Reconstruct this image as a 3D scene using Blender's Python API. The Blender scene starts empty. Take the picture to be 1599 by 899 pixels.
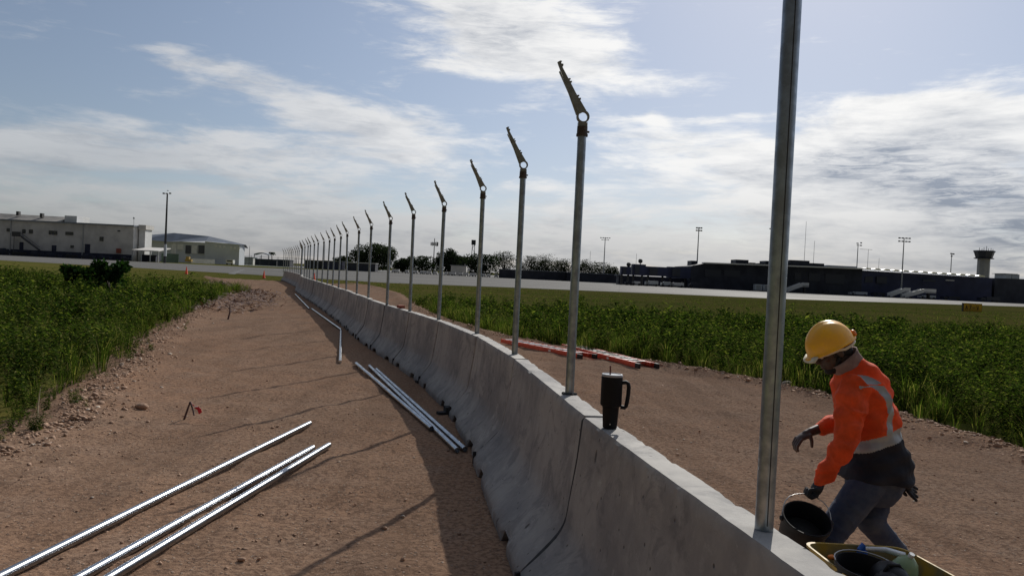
import bpy, math, random
import numpy as np
from mathutils import Vector, Matrix, noise as mnoise
D = bpy.data
C = bpy.context.scene.collection
R = math.radians
random.seed(7)

# ------------------------------------------------------------------ camera
FPX, EYE = 1190.0, 1.9
PITCH, ROLL = math.atan(22.5/FPX), R(2.72)
cp, sp, cr, sr = math.cos(PITCH), math.sin(PITCH), math.cos(ROLL), math.sin(ROLL)
def ray(px, py):
    u = (px-799.5)/FPX; v = -(py-449.5)/FPX
    U = cr*u - sr*v; V = sr*u + cr*v
    return Vector((U, cp+V*sp, V*cp-sp))
def at(px, py, Y):
    d = ray(px, py); d = d*(Y/d.y)
    return Vector((d.x, Y, d.z+EYE))
def on(px, py, z=0.0):
    d = ray(px, py); t = (z-EYE)/d.z
    return Vector((d.x*t, d.y*t, z))
cam_d = D.cameras.new('camera'); cam = D.objects.new('camera', cam_d); C.objects.link(cam)
fw = Vector((0, cp, -sp)); upp = Vector((0, sp, cp)); rt = Vector((1, 0, 0))
right = rt*cr + upp*sr; up = -rt*sr + upp*cr
m = Matrix((right, up, -fw)).transposed().to_4x4(); m.translation = (0, 0, EYE)
cam.matrix_world = m
cam_d.sensor_width = 36; cam_d.lens = FPX/1599*36; cam_d.clip_start = 0.05; cam_d.clip_end = 9000
SC = bpy.context.scene; SC.camera = cam
SC.view_settings.view_transform = 'Standard'; SC.view_settings.look = 'None'
SC.view_settings.exposure = 0.0; SC.view_settings.gamma = 1.0
SUN_EL, SUN_AZ = R(33), R(21)       # azimuth measured clockwise from +Y
SUN_STR, SKY_STR = 4.7, 0.07

# ------------------------------------------------------------------ node helpers
class NT:
    def __init__(s, tree): s.t = tree; s.n = tree.nodes; s.l = tree.links
    def new(s, typ, **kw):
        nd = s.n.new(typ)
        for k, v in kw.items(): setattr(nd, k, v)
        return nd
    def put(s, sock, v):
        if isinstance(v, bpy.types.NodeSocket): s.l.new(v, sock)
        else: sock.default_value = v
    def math(s, op, a, b=0.0, c=0.0, clamp=False):
        nd = s.new('ShaderNodeMath', operation=op, use_clamp=clamp)
        s.put(nd.inputs[0], a); s.put(nd.inputs[1], b); s.put(nd.inputs[2], c)
        return nd.outputs[0]
    def noise(s, vec, scale, detail=4, rough=.5, dist=0.0):
        nd = s.new('ShaderNodeTexNoise'); s.put(nd.inputs['Vector'], vec)
        nd.inputs['Scale'].default_value = scale; nd.inputs['Detail'].default_value = detail
        nd.inputs['Roughness'].default_value = rough; nd.inputs['Distortion'].default_value = dist
        return nd.outputs[0]
    def voro(s, vec, scale, feature='F1', out='Distance', rnd=1.0):
        nd = s.new('ShaderNodeTexVoronoi', feature=feature); s.put(nd.inputs['Vector'], vec)
        nd.inputs['Scale'].default_value = scale; nd.inputs['Randomness'].default_value = rnd
        return nd.outputs[out]
    def step(s, v, a, b, lo=0.0, hi=1.0):
        nd = s.new('ShaderNodeMapRange', interpolation_type='SMOOTHSTEP')
        s.put(nd.inputs[0], v); nd.inputs[1].default_value = a; nd.inputs[2].default_value = b
        nd.inputs[3].default_value = lo; nd.inputs[4].default_value = hi
        return nd.outputs[0]
    def mix(s, f, a, b, mode='MIX'):
        nd = s.new('ShaderNodeMix', data_type='RGBA', blend_type=mode)
        s.put(nd.inputs[0], f)
        for i, v in ((6, a), (7, b)):
            if isinstance(v, (tuple, list)): v = (*v[:3], 1)
            s.put(nd.inputs[i], v)
        return nd.outputs[2]
    def comb(s, x, y, z=0.0):
        nd = s.new('ShaderNodeCombineXYZ'); s.put(nd.inputs[0], x); s.put(nd.inputs[1], y); s.put(nd.inputs[2], z)
        return nd.outputs[0]
    def mapping(s, vec, sc=(1, 1, 1), rot=(0, 0, 0), loc=(0, 0, 0)):
        nd = s.new('ShaderNodeMapping'); s.put(nd.inputs[0], vec)
        nd.inputs['Scale'].default_value = sc; nd.inputs['Rotation'].default_value = rot; nd.inputs['Location'].default_value = loc
        return nd.outputs[0]

# ------------------------------------------------------------------ world
W = D.worlds.new('World'); SC.world = W; W.use_nodes = True
nt = NT(W.node_tree); W.node_tree.nodes.clear()
out = nt.new('ShaderNodeOutputWorld'); bg = nt.new('ShaderNodeBackground')
bg.inputs['Strength'].default_value = SKY_STR
nt.l.new(bg.outputs[0], out.inputs[0])
sky = nt.new('ShaderNodeTexSky', sky_type='NISHITA'); sky.sun_disc = False
sky.sun_elevation = SUN_EL; sky.sun_rotation = SUN_AZ
sky.air_density = 1.0; sky.dust_density = 0.6; sky.ozone_density = 1.5
geo = nt.new('ShaderNodeTexCoord').outputs['Generated']
sx = nt.new('ShaderNodeSeparateXYZ'); nt.l.new(geo, sx.inputs[0])
az = nt.math('MULTIPLY', nt.math('ARCTAN2', sx.outputs[0], sx.outputs[1]), 57.2958)
el = nt.math('MULTIPLY', nt.math('ARCSINE', sx.outputs[2]), 57.2958)
# cloud layer lives on a high plane, mapped by direction; az/el in degrees place the big banks
ccoord = nt.comb(az, nt.math('MULTIPLY', el, 1.9), 0.0)
wn = nt.new('ShaderNodeTexNoise'); nt.l.new(ccoord, wn.inputs['Vector']); wn.inputs['Scale'].default_value = .10; wn.inputs['Detail'].default_value = 5
wsep = nt.new('ShaderNodeSeparateXYZ'); nt.l.new(wn.outputs['Color'], wsep.inputs[0])
azw = nt.math('ADD', az, nt.math('MULTIPLY_ADD', wsep.outputs[0], 5.0, -2.5))
elw = nt.math('ADD', el, nt.math('MULTIPLY_ADD', wsep.outputs[1], 3.4, -1.7))
def dirdeg(px, py):
    d = ray(px, py).normalized(); return math.degrees(math.atan2(d.x, d.y)), math.degrees(math.asin(d.z))
def bank(px0, py0, px1, py1, thick, amp, ax=None, ex=None):
    """soft elongated bank between two sky directions; thick in degrees"""
    a0, e0 = dirdeg(px0, py0); a1, e1 = dirdeg(px1, py1)
    ca, ce = (a0+a1)/2, (e0+e1)/2; L = math.hypot(a1-a0, e1-e0)/2 + 1e-6; th = math.atan2(e1-e0, a1-a0)
    c_, s_ = math.cos(th), math.sin(th)
    da = nt.math('SUBTRACT', azw if ax is None else ax, ca); de = nt.math('SUBTRACT', elw if ex is None else ex, ce)
    u = nt.math('ADD', nt.math('MULTIPLY', da, c_/L), nt.math('MULTIPLY', de, s_/L))
    v = nt.math('ADD', nt.math('MULTIPLY', da, -s_/thick), nt.math('MULTIPLY', de, c_/thick))
    q = nt.math('ADD', nt.math('POWER', nt.math('ABSOLUTE', u), 3.0), nt.math('POWER', nt.math('ABSOLUTE', v), 2.0))
    return nt.math('MULTIPLY', nt.math('EXPONENT', nt.math('MULTIPLY', q, -1.0)), amp)
def total(lst):
    t = lst[0]
    for b in lst[1:]: t = nt.math('ADD', t, b)
    return t
def cloudnoise(dz):
    c_ = nt.comb(az, nt.math('MULTIPLY', nt.math('ADD', el, dz), 1.9), 0.0)
    n1 = nt.noise(nt.mapping(c_, (.55, 1, 1), rot=(0, 0, R(12))), .17, 9, .60, .6)
    n2 = nt.noise(nt.mapping(c_, (.42, 1, 1), loc=(13, 5, 2), rot=(0, 0, R(8))), .42, 8, .62, .4)
    return n1, n2
fb1, fb2 = cloudnoise(0.0)
ub1, ub2 = cloudnoise(1.1)
fb3 = nt.noise(nt.mapping(ccoord, (.30, 1, 1), loc=(3, 1, 7), rot=(0, 0, R(10))), 1.1, 8, .68, .8)
banks = [
    bank(560, -40, 1010, 100, 3.4, .62), bank(660, 60, 900, 60, 2.6, .30), bank(650, 88, 1040, 110, 1.1, .38),
    bank(190, 60, 420, 115, 1.0, .46), bank(280, 115, 640, 185, 1.4, .55), bank(380, 165, 700, 205, 1.2, .34),
    bank(-60, 205, 620, 250, 1.6, .55), bank(480, 225, 750, 240, 1.9, .45), bank(-60, 195, 200, 205, 1.2, .28),
    bank(940, 210, 1260, 240, 2.0, .60), bank(1200, 240, 1700, 230, 3.6, .75), bank(1290, 190, 1700, 200, 1.6, .65),
    bank(960, 270, 1700, 300, 2.6, .45), bank(1010, 180, 1055, 182, .5, .38), bank(1100, 182, 1190, 172, .5, .36), bank(1295, 162, 1410, 164, .35, .42),
    bank(0, 8, 150, 25, .7, .22), bank(780, 190, 840, 192, .5, .22),
]
low = nt.step(el, 10, 1.0, 0.0, .70)                      # veil thickening to the horizon
away = nt.step(nt.math('ABSOLUTE', az), 40, 75, 0.0, .34)  # broken cloud over the rest of the sky
over = nt.step(el, 22, 40, 0.0, .25)
place = nt.math('ADD', nt.math('MULTIPLY', total(banks), .92), nt.math('ADD', low, nt.math('MAXIMUM', away, over)))
dens0 = nt.math('ADD', place, nt.math('ADD', nt.math('MULTIPLY_ADD', fb1, 1.55, -.775), nt.math('ADD', nt.math('MULTIPLY_ADD', fb2, .95, -.475), nt.math('MULTIPLY_ADD', fb3, .55, -.275))))
dens = nt.step(dens0, .12, .72)
# thick parts turn grey: a few heavy undersides
darkm = total([bank(1240, 250, 1560, 275, 1.5, .95), bank(1420, 300, 1750, 330, 2.4, .9), bank(700, 40, 860, 55, 1.4, .45),
               bank(60, 235, 330, 250, .9, .35), bank(1080, 265, 1200, 275, .7, .35), bank(1480, 380, 1800, 380, 3.5, .6)])
darkn = nt.math('MULTIPLY', darkm, nt.step(fb2, .30, .6, .6, 1.15), clamp=True)
relief = nt.math('ADD', nt.math('MULTIPLY', nt.math('SUBTRACT', ub1, fb1), 1.6), nt.math('MULTIPLY', nt.math('SUBTRACT', ub2, fb2), 1.5))
thick = nt.math('ADD', nt.step(dens0, .55, 1.25, .12, .42), nt.math('ADD', relief, nt.math('MULTIPLY_ADD', fb3, .5, -.25)), clamp=True)
dk = nt.math('ADD', nt.math('MULTIPLY', darkn, nt.step(fb3, .35, .62, .42, .78)), nt.math('MULTIPLY', thick, .75), clamp=True)
sundir = (math.sin(SUN_AZ)*math.cos(SUN_EL), math.cos(SUN_AZ)*math.cos(SUN_EL), math.sin(SUN_EL))
dot = nt.new('ShaderNodeVectorMath', operation='DOT_PRODUCT'); nt.l.new(geo, dot.inputs[0]); dot.inputs[1].default_value = sundir
sunside = nt.step(dot.outputs['Value'], -.2, .55, .16, 1.0)
nearsun = nt.step(dot.outputs['Value'], .72, 1.0, 0, 1.0)
lowdim = nt.math('MULTIPLY', nt.step(el, 0.0, 9.0, .60, 1.0), nt.step(az, -34, 8, .74, 1.0))
cb = nt.mix(dk, (12.0, 12.1, 12.3), (4.4, 5.0, 6.1))
cb = nt.mix(nt.math('MULTIPLY', nearsun, nt.math('MULTIPLY_ADD', dk, -.6, .6)), cb, (15.5, 15.2, 14.6), 'MIX')
sc_ = nt.math('MULTIPLY', sunside, lowdim)
vm = nt.new('ShaderNodeVectorMath', operation='SCALE'); nt.l.new(cb, vm.inputs[0]); nt.l.new(sc_, vm.inputs['Scale'])
clear = nt.mix(1.0, sky.outputs[0], (1.02, 1.0, 1.0), 'MULTIPLY')
azl = nt.math('MULTIPLY', nt.step(az, -36, 5, .80, 1.05), nt.step(dot.outputs['Value'], -.2, .5, .35, 1.0))
cs = nt.new('ShaderNodeVectorMath', operation='SCALE'); nt.l.new(clear, cs.inputs[0]); nt.l.new(azl, cs.inputs['Scale'])
veil = nt.step(az, -40, 10, .24, .50)
veilc = nt.new('ShaderNodeVectorMath', operation='SCALE'); veilc.inputs[0].default_value = (6.2, 7.4, 9.9); nt.l.new(sunside, veilc.inputs['Scale'])
clear2 = nt.mix(veil, cs.outputs[0], veilc.outputs[0])
fin = nt.mix(nt.math('MULTIPLY', dens, nt.step(az, -40, 0, .72, .95)), clear2, vm.outputs[0])
nt.l.new(fin, bg.inputs['Color'])

sl = D.lights.new('sun', 'SUN'); sl.energy = SUN_STR; sl.angle = R(.53); sl.color = (1, .955, .88)
so = D.objects.new('sun', sl); C.objects.link(so)
so.rotation_euler = Vector(sundir).to_track_quat('Z', 'Y').to_euler()

# ------------------------------------------------------------------ materials
def mat(name, col, rough=.7, metal=0.0, var=.0, vscale=3.0, bump=0.0, bscale=40.0, spec=.4, col2=None, coord='Object', trans=0.0):
    mt = D.materials.new(name); mt.use_nodes = True; t = NT(mt.node_tree); b = t.n['Principled BSDF']
    b.inputs['Roughness'].default_value = rough; b.inputs['Metallic'].default_value = metal
    b.inputs['Specular IOR Level'].default_value = spec
    tc = t.new('ShaderNodeTexCoord').outputs[coord]
    c = (*col, 1)
    if var or col2:
        n1 = t.noise(tc, vscale, 5, .6); f = t.step(n1, .35, .65)
        c2 = col2 if col2 else tuple(x*(1-var) for x in col)
        c = t.mix(f, col, c2)
        rr = t.step(n1, .3, .7, max(.02, rough-.07), min(1, rough+.07)); t.put(b.inputs['Roughness'], rr)
    t.put(b.inputs['Base Color'], c)
    if bump:
        bn = t.new('ShaderNodeBump'); bn.inputs['Strength'].default_value = bump; bn.inputs['Distance'].default_value = .01
        t.put(bn.inputs['Height'], t.noise(tc, bscale, 6, .6)); t.l.new(bn.outputs[0], b.inputs['Normal'])
    if trans:
        tr = t.new('ShaderNodeBsdfTranslucent'); t.put(tr.inputs[0], c)
        ms = t.new('ShaderNodeMixShader'); ms.inputs[0].default_value = trans
        t.l.new(b.outputs[0], ms.inputs[1]); t.l.new(tr.outputs[0], ms.inputs[2]); t.l.new(ms.outputs[0], t.n['Material Output'].inputs[0])
    return mt

def matte(t, b, gloss=0.0):
    """swap the Principled output for plain diffuse, keeping a little gloss"""
    d = t.new('ShaderNodeBsdfDiffuse'); d.inputs['Roughness'].default_value = 1.0
    if b.inputs['Base Color'].links: t.l.new(b.inputs['Base Color'].links[0].from_socket, d.inputs['Color'])
    if b.inputs['Normal'].links: t.l.new(b.inputs['Normal'].links[0].from_socket, d.inputs['Normal'])
    ms = t.new('ShaderNodeMixShader'); ms.inputs[0].default_value = gloss
    t.l.new(d.outputs[0], ms.inputs[1]); t.l.new(b.outputs[0], ms.inputs[2]); t.l.new(ms.outputs[0], t.n['Material Output'].inputs[0])
def mat_dirt():
    mt = D.materials.new('dirt'); mt.use_nodes = True; t = NT(mt.node_tree); b = t.n['Principled BSDF']
    p = t.new('ShaderNodeNewGeometry').outputs['Position']
    big = t.noise(p, .22, 4, .6); mid = t.noise(p, 1.7, 6, .65); fine = t.noise(p, 22, 6, .7); grit = t.noise(p, 90, 3, .8)
    c = t.mix(t.step(big, .35, .65), (.420, .272, .182), (.450, .268, .168))
    c = t.mix(t.step(mid, .42, .72, 0, .55), c, (.42, .295, .215))
    trk = t.noise(t.mapping(p, (1.6, .12, 1), rot=(0, 0, R(-9))), 1.0, 5, .6)
    c = t.mix(t.step(trk, .46, .62, 0, .50), c, (.265, .165, .108))
    c = t.mix(t.step(fine, .38, .60, .8, 0), c, (.19, .118, .082))
    c = t.mix(t.step(grit, .58, .74, 0, .6), c, (.52, .41, .33))
    vd = t.voro(p, 34); vc = t.voro(p, 34, out='Color')
    sp_ = t.new('ShaderNodeSeparateColor'); t.l.new(vc, sp_.inputs[0])
    peb = t.math('MULTIPLY', t.step(vd, .40, .22), t.step(sp_.outputs[0], .62, .72))
    c = t.mix(t.math('MULTIPLY', peb, .75), c, t.mix(sp_.outputs[1], (.48, .38, .30), (.17, .12, .095)))
    t.put(b.inputs['Base Color'], c); b.inputs['Roughness'].default_value = .95; b.inputs['Specular IOR Level'].default_value = .12
    h = t.math('ADD', t.math('MULTIPLY', fine, .9), t.math('ADD', t.math('MULTIPLY', grit, .35), t.math('MULTIPLY', peb, .45)))
    h = t.math('ADD', h, t.math('MULTIPLY', mid, 1.3))
    bn = t.new('ShaderNodeBump'); bn.inputs['Strength'].default_value = .75; bn.inputs['Distance'].default_value = .022
    t.put(bn.inputs['Height'], h); t.l.new(bn.outputs[0], b.inputs['Normal']); matte(t, b, .15)
    return mt

def mat_grass_ground():
    mt = D.materials.new('mown_grass'); mt.use_nodes = True; t = NT(mt.node_tree); b = t.n['Principled BSDF']
    p = t.new('ShaderNodeNewGeometry').outputs['Position']
    n1 = t.noise(t.mapping(p, (.35, 1, 1)), .12, 8, .72); n2 = t.noise(p, 1.3, 5, .7); n3 = t.noise(p, 9, 4, .7)
    c = t.mix(t.step(n1, .42, .58), (.215, .185, .052), (.145, .155, .036))
    c = t.mix(t.step(n2, .45, .7, 0, .6), c, (.26, .215, .08))
    c = t.mix(t.step(n3, .4, .6, .45, 0), c, (.05, .06, .018))
    t.put(b.inputs['Base Color'], c); b.inputs['Roughness'].default_value = 1.0; b.inputs['Specular IOR Level'].default_value = .05
    bn = t.new('ShaderNodeBump'); bn.inputs['Strength'].default_value = .6; bn.inputs['Distance'].default_value = .06
    t.put(bn.inputs['Height'], t.math('ADD', n3, n2)); t.l.new(bn.outputs[0], b.inputs['Normal']); matte(t, b, 0.0)
    return mt

def mat_taxi():
    mt = D.materials.new('taxiway_concrete'); mt.use_nodes = True; t = NT(mt.node_tree); b = t.n['Principled BSDF']
    p = t.new('ShaderNodeNewGeometry').outputs['Position']
    n1 = t.noise(t.mapping(p, (.25, 1, 1)), .12, 6, .65); n2 = t.noise(p, 2.0, 5, .7)
    c = t.mix(t.step(n1, .35, .65), (.19, .18, .162), (.14, .133, .122))
    c = t.mix(t.step(n2, .5, .75, 0, .4), c, (.22, .205, .185))
    br = t.new('ShaderNodeTexBrick'); t.put(br.inputs['Vector'], t.mapping(p, (1, 1, 1), rot=(0, 0, R(8))))
    br.inputs['Scale'].default_value = 1; br.inputs['Brick Width'].default_value = 7.5; br.inputs['Row Height'].default_value = 7.5
    br.inputs['Mortar Size'].default_value = .10; br.offset = 0
    c = t.mix(t.math('MULTIPLY', br.outputs['Fac'], .55), c, (.07, .065, .06))
    t.put(b.inputs['Base Color'], c); t.put(b.inputs['Roughness'], t.step(n1, .3, .7, .62, .74)); b.inputs['Specular IOR Level'].default_value = .35; matte(t, b, .38)
    return mt

def mat_concrete(name='barrier_concrete'):
    mt = D.materials.new(name); mt.use_nodes = True; t = NT(mt.node_tree); b = t.n['Principled BSDF']
    p = t.new('ShaderNodeNewGeometry').outputs['Position']
    oi = t.new('ShaderNodeObjectInfo').outputs['Random']
    n1 = t.noise(p, 1.4, 6, .6); n2 = t.noise(p, 9, 6, .7); n3 = t.noise(p, 120, 3, .7)
    st = t.noise(t.mapping(p, (4, 4, .45)), 1.5, 5, .6); blot = t.noise(p, 3.2, 8, .72, 1.0)
    c = t.mix(t.step(n1, .38, .62), (.37, .35, .32), (.235, .225, .215))
    c = t.mix(t.step(st, .50, .70, 0, .35), c, (.20, .195, .19))
    c = t.mix(t.step(blot, .50, .62, 0, .62), c, (.145, .14, .14)); c = t.mix(t.step(n2, .52, .75, 0, .35), c, (.50, .49, .46)); c = t.mix(t.step(blot, .42, .30, 0, .6), c, (.47, .45, .41))
    c = t.mix(t.math('MULTIPLY', oi, .28), c, (.24, .235, .235))
    # air holes left by the mould
    vd = t.voro(p, 15); vc = t.voro(p, 15, out='Color'); s3 = t.new('ShaderNodeSeparateColor'); t.l.new(vc, s3.inputs[0])
    hole = t.math('MULTIPLY', t.step(vd, .16, .07), t.step(s3.outputs[0], .66, .70))
    vd2 = t.voro(t.mapping(p, (1, 1, .45)), 5.5); vc2 = t.voro(t.mapping(p, (1, 1, .45)), 5.5, out='Color'); s4 = t.new('ShaderNodeSeparateColor'); t.l.new(vc2, s4.inputs[0])
    hole2 = t.math('MULTIPLY', t.step(vd2, .13, .07), t.step(s4.outputs[0], .70, .72))
    hh = t.math('MAXIMUM', hole, hole2)
    c = t.mix(t.math('MULTIPLY', hh, .85), c, (.07, .065, .06))
    # splash of soil on the toe
    sz = t.new('ShaderNodeSeparateXYZ'); t.put(sz.inputs[0], p)
    soil = t.math('MULTIPLY', t.step(sz.outputs[2], .16, .02), t.step(n2, .35, .6))
    c = t.mix(t.math('MULTIPLY', soil, .6), c, (.17, .11, .08))
    t.put(b.inputs['Base Color'], c); b.inputs['Roughness'].default_value = .82; b.inputs['Specular IOR Level'].default_value = .25
    h = t.math('ADD', t.math('MULTIPLY', n2, .7), t.math('MULTIPLY', n3, .22)); h = t.math('SUBTRACT', h, t.math('MULTIPLY', hh, 1.6))
    bn = t.new('ShaderNodeBump'); bn.inputs['Strength'].default_value = .55; bn.inputs['Distance'].default_value = .008
    t.put(bn.inputs['Height'], h); t.l.new(bn.outputs[0], b.inputs['Normal'])
    return mt

def mat_leaf(name, c1, c2, c3=None, trans=.38, vs=.35):
    mt = D.materials.new(name); mt.use_nodes = True; t = NT(mt.node_tree); t.n.remove(t.n['Principled BSDF'])
    g = t.new('ShaderNodeNewGeometry'); rnd = g.outputs['Random Per Island']
    n = t.noise(g.outputs['Position'], vs, 4, .6)
    c = t.mix(t.step(n, .38, .62), c1, c2)
    if c3: c = t.mix(t.step(rnd, .80, .86), c, c3)
    hsv = t.new('ShaderNodeHueSaturation'); t.put(hsv.inputs['Color'], c); t.put(hsv.inputs['Value'], t.step(rnd, 0, 1, .40, 1.35))
    c = hsv.outputs[0]
    pb = t.new('ShaderNodeBsdfDiffuse'); t.put(pb.inputs['Color'], c)
    tr = t.new('ShaderNodeBsdfTranslucent')
    t.put(tr.inputs[0], t.mix(1.0, c, (1.0, 1.25, .45), 'MULTIPLY'))
    ms = t.new('ShaderNodeMixShader'); ms.inputs[0].default_value = trans
    t.l.new(pb.outputs[0], ms.inputs[1]); t.l.new(tr.outputs[0], ms.inputs[2]); t.l.new(ms.outputs[0], t.n['Material Output'].inputs[0])
    return mt

M = dict(
    dirt=mat_dirt(), grass=mat_grass_ground(), taxi=mat_taxi(), conc=mat_concrete(),
    verge=mat('verge_grass', (.060, .105, .022), .95, var=.35, vscale=.3),
    galv=mat('galvanised_steel', (.27, .315, .365), .36, .75, var=.35, vscale=14, bump=.05, bscale=60),
    galvb=mat('bright_galvanised_steel', (.36, .38, .41), .27, 1.0, var=.22, vscale=5),
    arm=mat('dull_cast_steel', (.24, .24, .21), .45, .75, var=.3, vscale=20),
    rust=mat('rusty_collar', (.075, .062, .056), .7, .4, var=.4, vscale=40),
    darkgap=mat('dark_filler', (.035, .035, .037), .9, var=.3, vscale=30),
    seam=mat('dark_seam', (.03, .032, .034), .6, .5),
    rock=mat('rock', (.32, .205, .138), .95, col2=(.22, .14, .095), vscale=5, bump=.4, bscale=14),
    rockl=mat('pale_rock', (.42, .35, .28), .92, col2=(.25, .21, .18), vscale=4, bump=.4, bscale=14),
    brush=mat('dry_brush', (.085, .048, .042), .95, col2=(.15, .095, .07), vscale=.8),
    weed=mat_leaf('weed_leaves', (.062, .086, .022), (.028, .048, .014), (.115, .115, .038), .43, .50),
    blade=mat_leaf('grass_blades', (.075, .105, .024), (.05, .075, .018), (.20, .17, .08), .40),
    bush=mat_leaf('bush_leaves', (.022, .048, .016), (.03, .06, .018), None, .25),
    tree1=mat_leaf('hazed_tree_leaves', (.030, .042, .027), (.042, .055, .032), None, .15, .06),  # both tree colours are lightened slightly to carry distant haze
    tree2=mat_leaf('hazed_grey_tree_leaves', (.040, .048, .032), (.052, .056, .038), None, .15, .06),
    bark=mat('bark', (.07, .055, .045), .9, var=.4, vscale=4),
    straw=mat('dry_stalk', (.34, .31, .20), .8, var=.2),
    wood=mat('old_stake', (.075, .045, .045), .8, var=.4, vscale=30),
    redtape=mat('red_tape', (.50, .03, .03), .45, trans=.2), whitetape=mat('white_tape', (.8, .78, .75), .4),
    ladder=mat('red_fibreglass', (.52, .055, .02), .42, var=.2, vscale=8), alu=mat('aluminium', (.72, .72, .72), .28, 1.0, var=.1, vscale=10),
    blackp=mat('black_plastic', (.010, .010, .012), .55, var=.3, vscale=20, spec=.25), blackcup=mat('matte_black_metal', (.008, .008, .010), .6, .0, spec=.15),
    lid=mat('pale_lid', (.30, .31, .33), .35), straw2=mat('maroon_straw', (.10, .02, .02), .4),
    label=mat('white_sticker', (.62, .60, .58), .5),
    yellowt=mat('yellow_tray_paint', (.36, .22, .018), .6, col2=(.20, .15, .06), vscale=9, bump=.2, bscale=30), cone=mat('cone_orange', (.80, .085, .03), .5, trans=.1),
    hivis=mat('orange_hi_vis_cloth', (1.0, .115, .020), .75, var=.30, vscale=9, bump=.6, bscale=22, trans=.34),
    navy=mat('navy_cloth', (.010, .012, .022), .85, var=.3, vscale=6, bump=.3, bscale=10),
    tape=mat('reflective_tape', (.30, .31, .31), .45, .1, var=.1, vscale=20), collar=mat('faded_collar_cloth', (.26, .17, .15), .9, var=.3, vscale=20),
    skin=mat('dark_skin', (.060, .028, .018), .5, var=.2, vscale=10, spec=.45), hairm=mat('black_hair', (.012, .010, .010), .8),
    helmet=mat('yellow_hard_hat', (.86, .43, .008), .32, col2=(.74, .36, .03), vscale=11, spec=.5), cream=mat('cream_plastic', (.55, .50, .38), .45),
    jeans=mat('worn_denim', (.060, .070, .092), .95, col2=(.026, .036, .070), vscale=5, bump=.4, bscale=16), boot=mat('dusty_boot', (.06, .045, .035), .8, var=.3, vscale=20),
    glove=mat('black_work_glove', (.018, .018, .022), .8, var=.3, vscale=20),
    wire=mat('wire', (.35, .34, .33), .4, .9), mortar=mat('wet_mortar', (.02, .019, .018), .8, var=.3, vscale=12, bump=.5, bscale=30),
    bottle=mat('clear_green_plastic', (.42, .52, .34), .12, spec=.6, trans=.5), blue=mat('blue_plastic', (.02, .10, .40), .4), orange=mat('orange_plastic', (.7, .2, .03), .4),
    wallw=mat('off_white_wall', (.55, .53, .50), .85, var=.22, vscale=.25), wallg=mat('pale_grey_cladding', (.50, .53, .55), .6, var=.12, vscale=.2),
    roofg=mat('grey_metal_roof', (.20, .22, .25), .5, .3, var=.25, vscale=.2), roofold=mat('weathered_roof', (.30, .28, .25), .8, col2=(.13, .125, .12), vscale=.12),
    navyw=mat('navy_skirting', (.030, .034, .060), .8, var=.3, vscale=.5), window=mat('dark_window', (.03, .035, .045), .25, spec=.6),
    darkw=mat('dark_wall', (.030, .034, .050), .65, var=.35, vscale=.3), bluew=mat('blue_panels', (.022, .030, .085), .5, var=.3, vscale=.3),
    glassw=mat('dark_glass', (.028, .034, .050), .4, spec=.4), whitew=mat('white_paint', (.62, .62, .61), .5, var=.12, vscale=.8),
    trim=mat('white_trim', (.62, .62, .62), .35, .3), refl=mat('curved_skylight', (.8, .8, .8), .26, .95), black=mat('black_rubber', (.02, .02, .02), .7),
    pole=mat('dark_pole', (.055, .055, .055), .6, .2), polew=mat('pale_pole', (.32, .33, .33), .5, .3), towerc=mat('tower_shaft', (.42, .41, .37), .8, var=.15, vscale=.4),
    signy=mat('yellow_sign_face', (.42, .24, .012), .5, var=.15, vscale=2), sblack=mat('black_paint', (.02, .02, .02), .6), brick=mat('red_brick', (.28, .075, .045), .85, var=.3, vscale=20),
    asphalt=mat('far_asphalt', (.07, .07, .07), .9, var=.2, vscale=.1), teal=mat('green_fence', (.06, .10, .085), .7, var=.2, vscale=.4),
)

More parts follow.
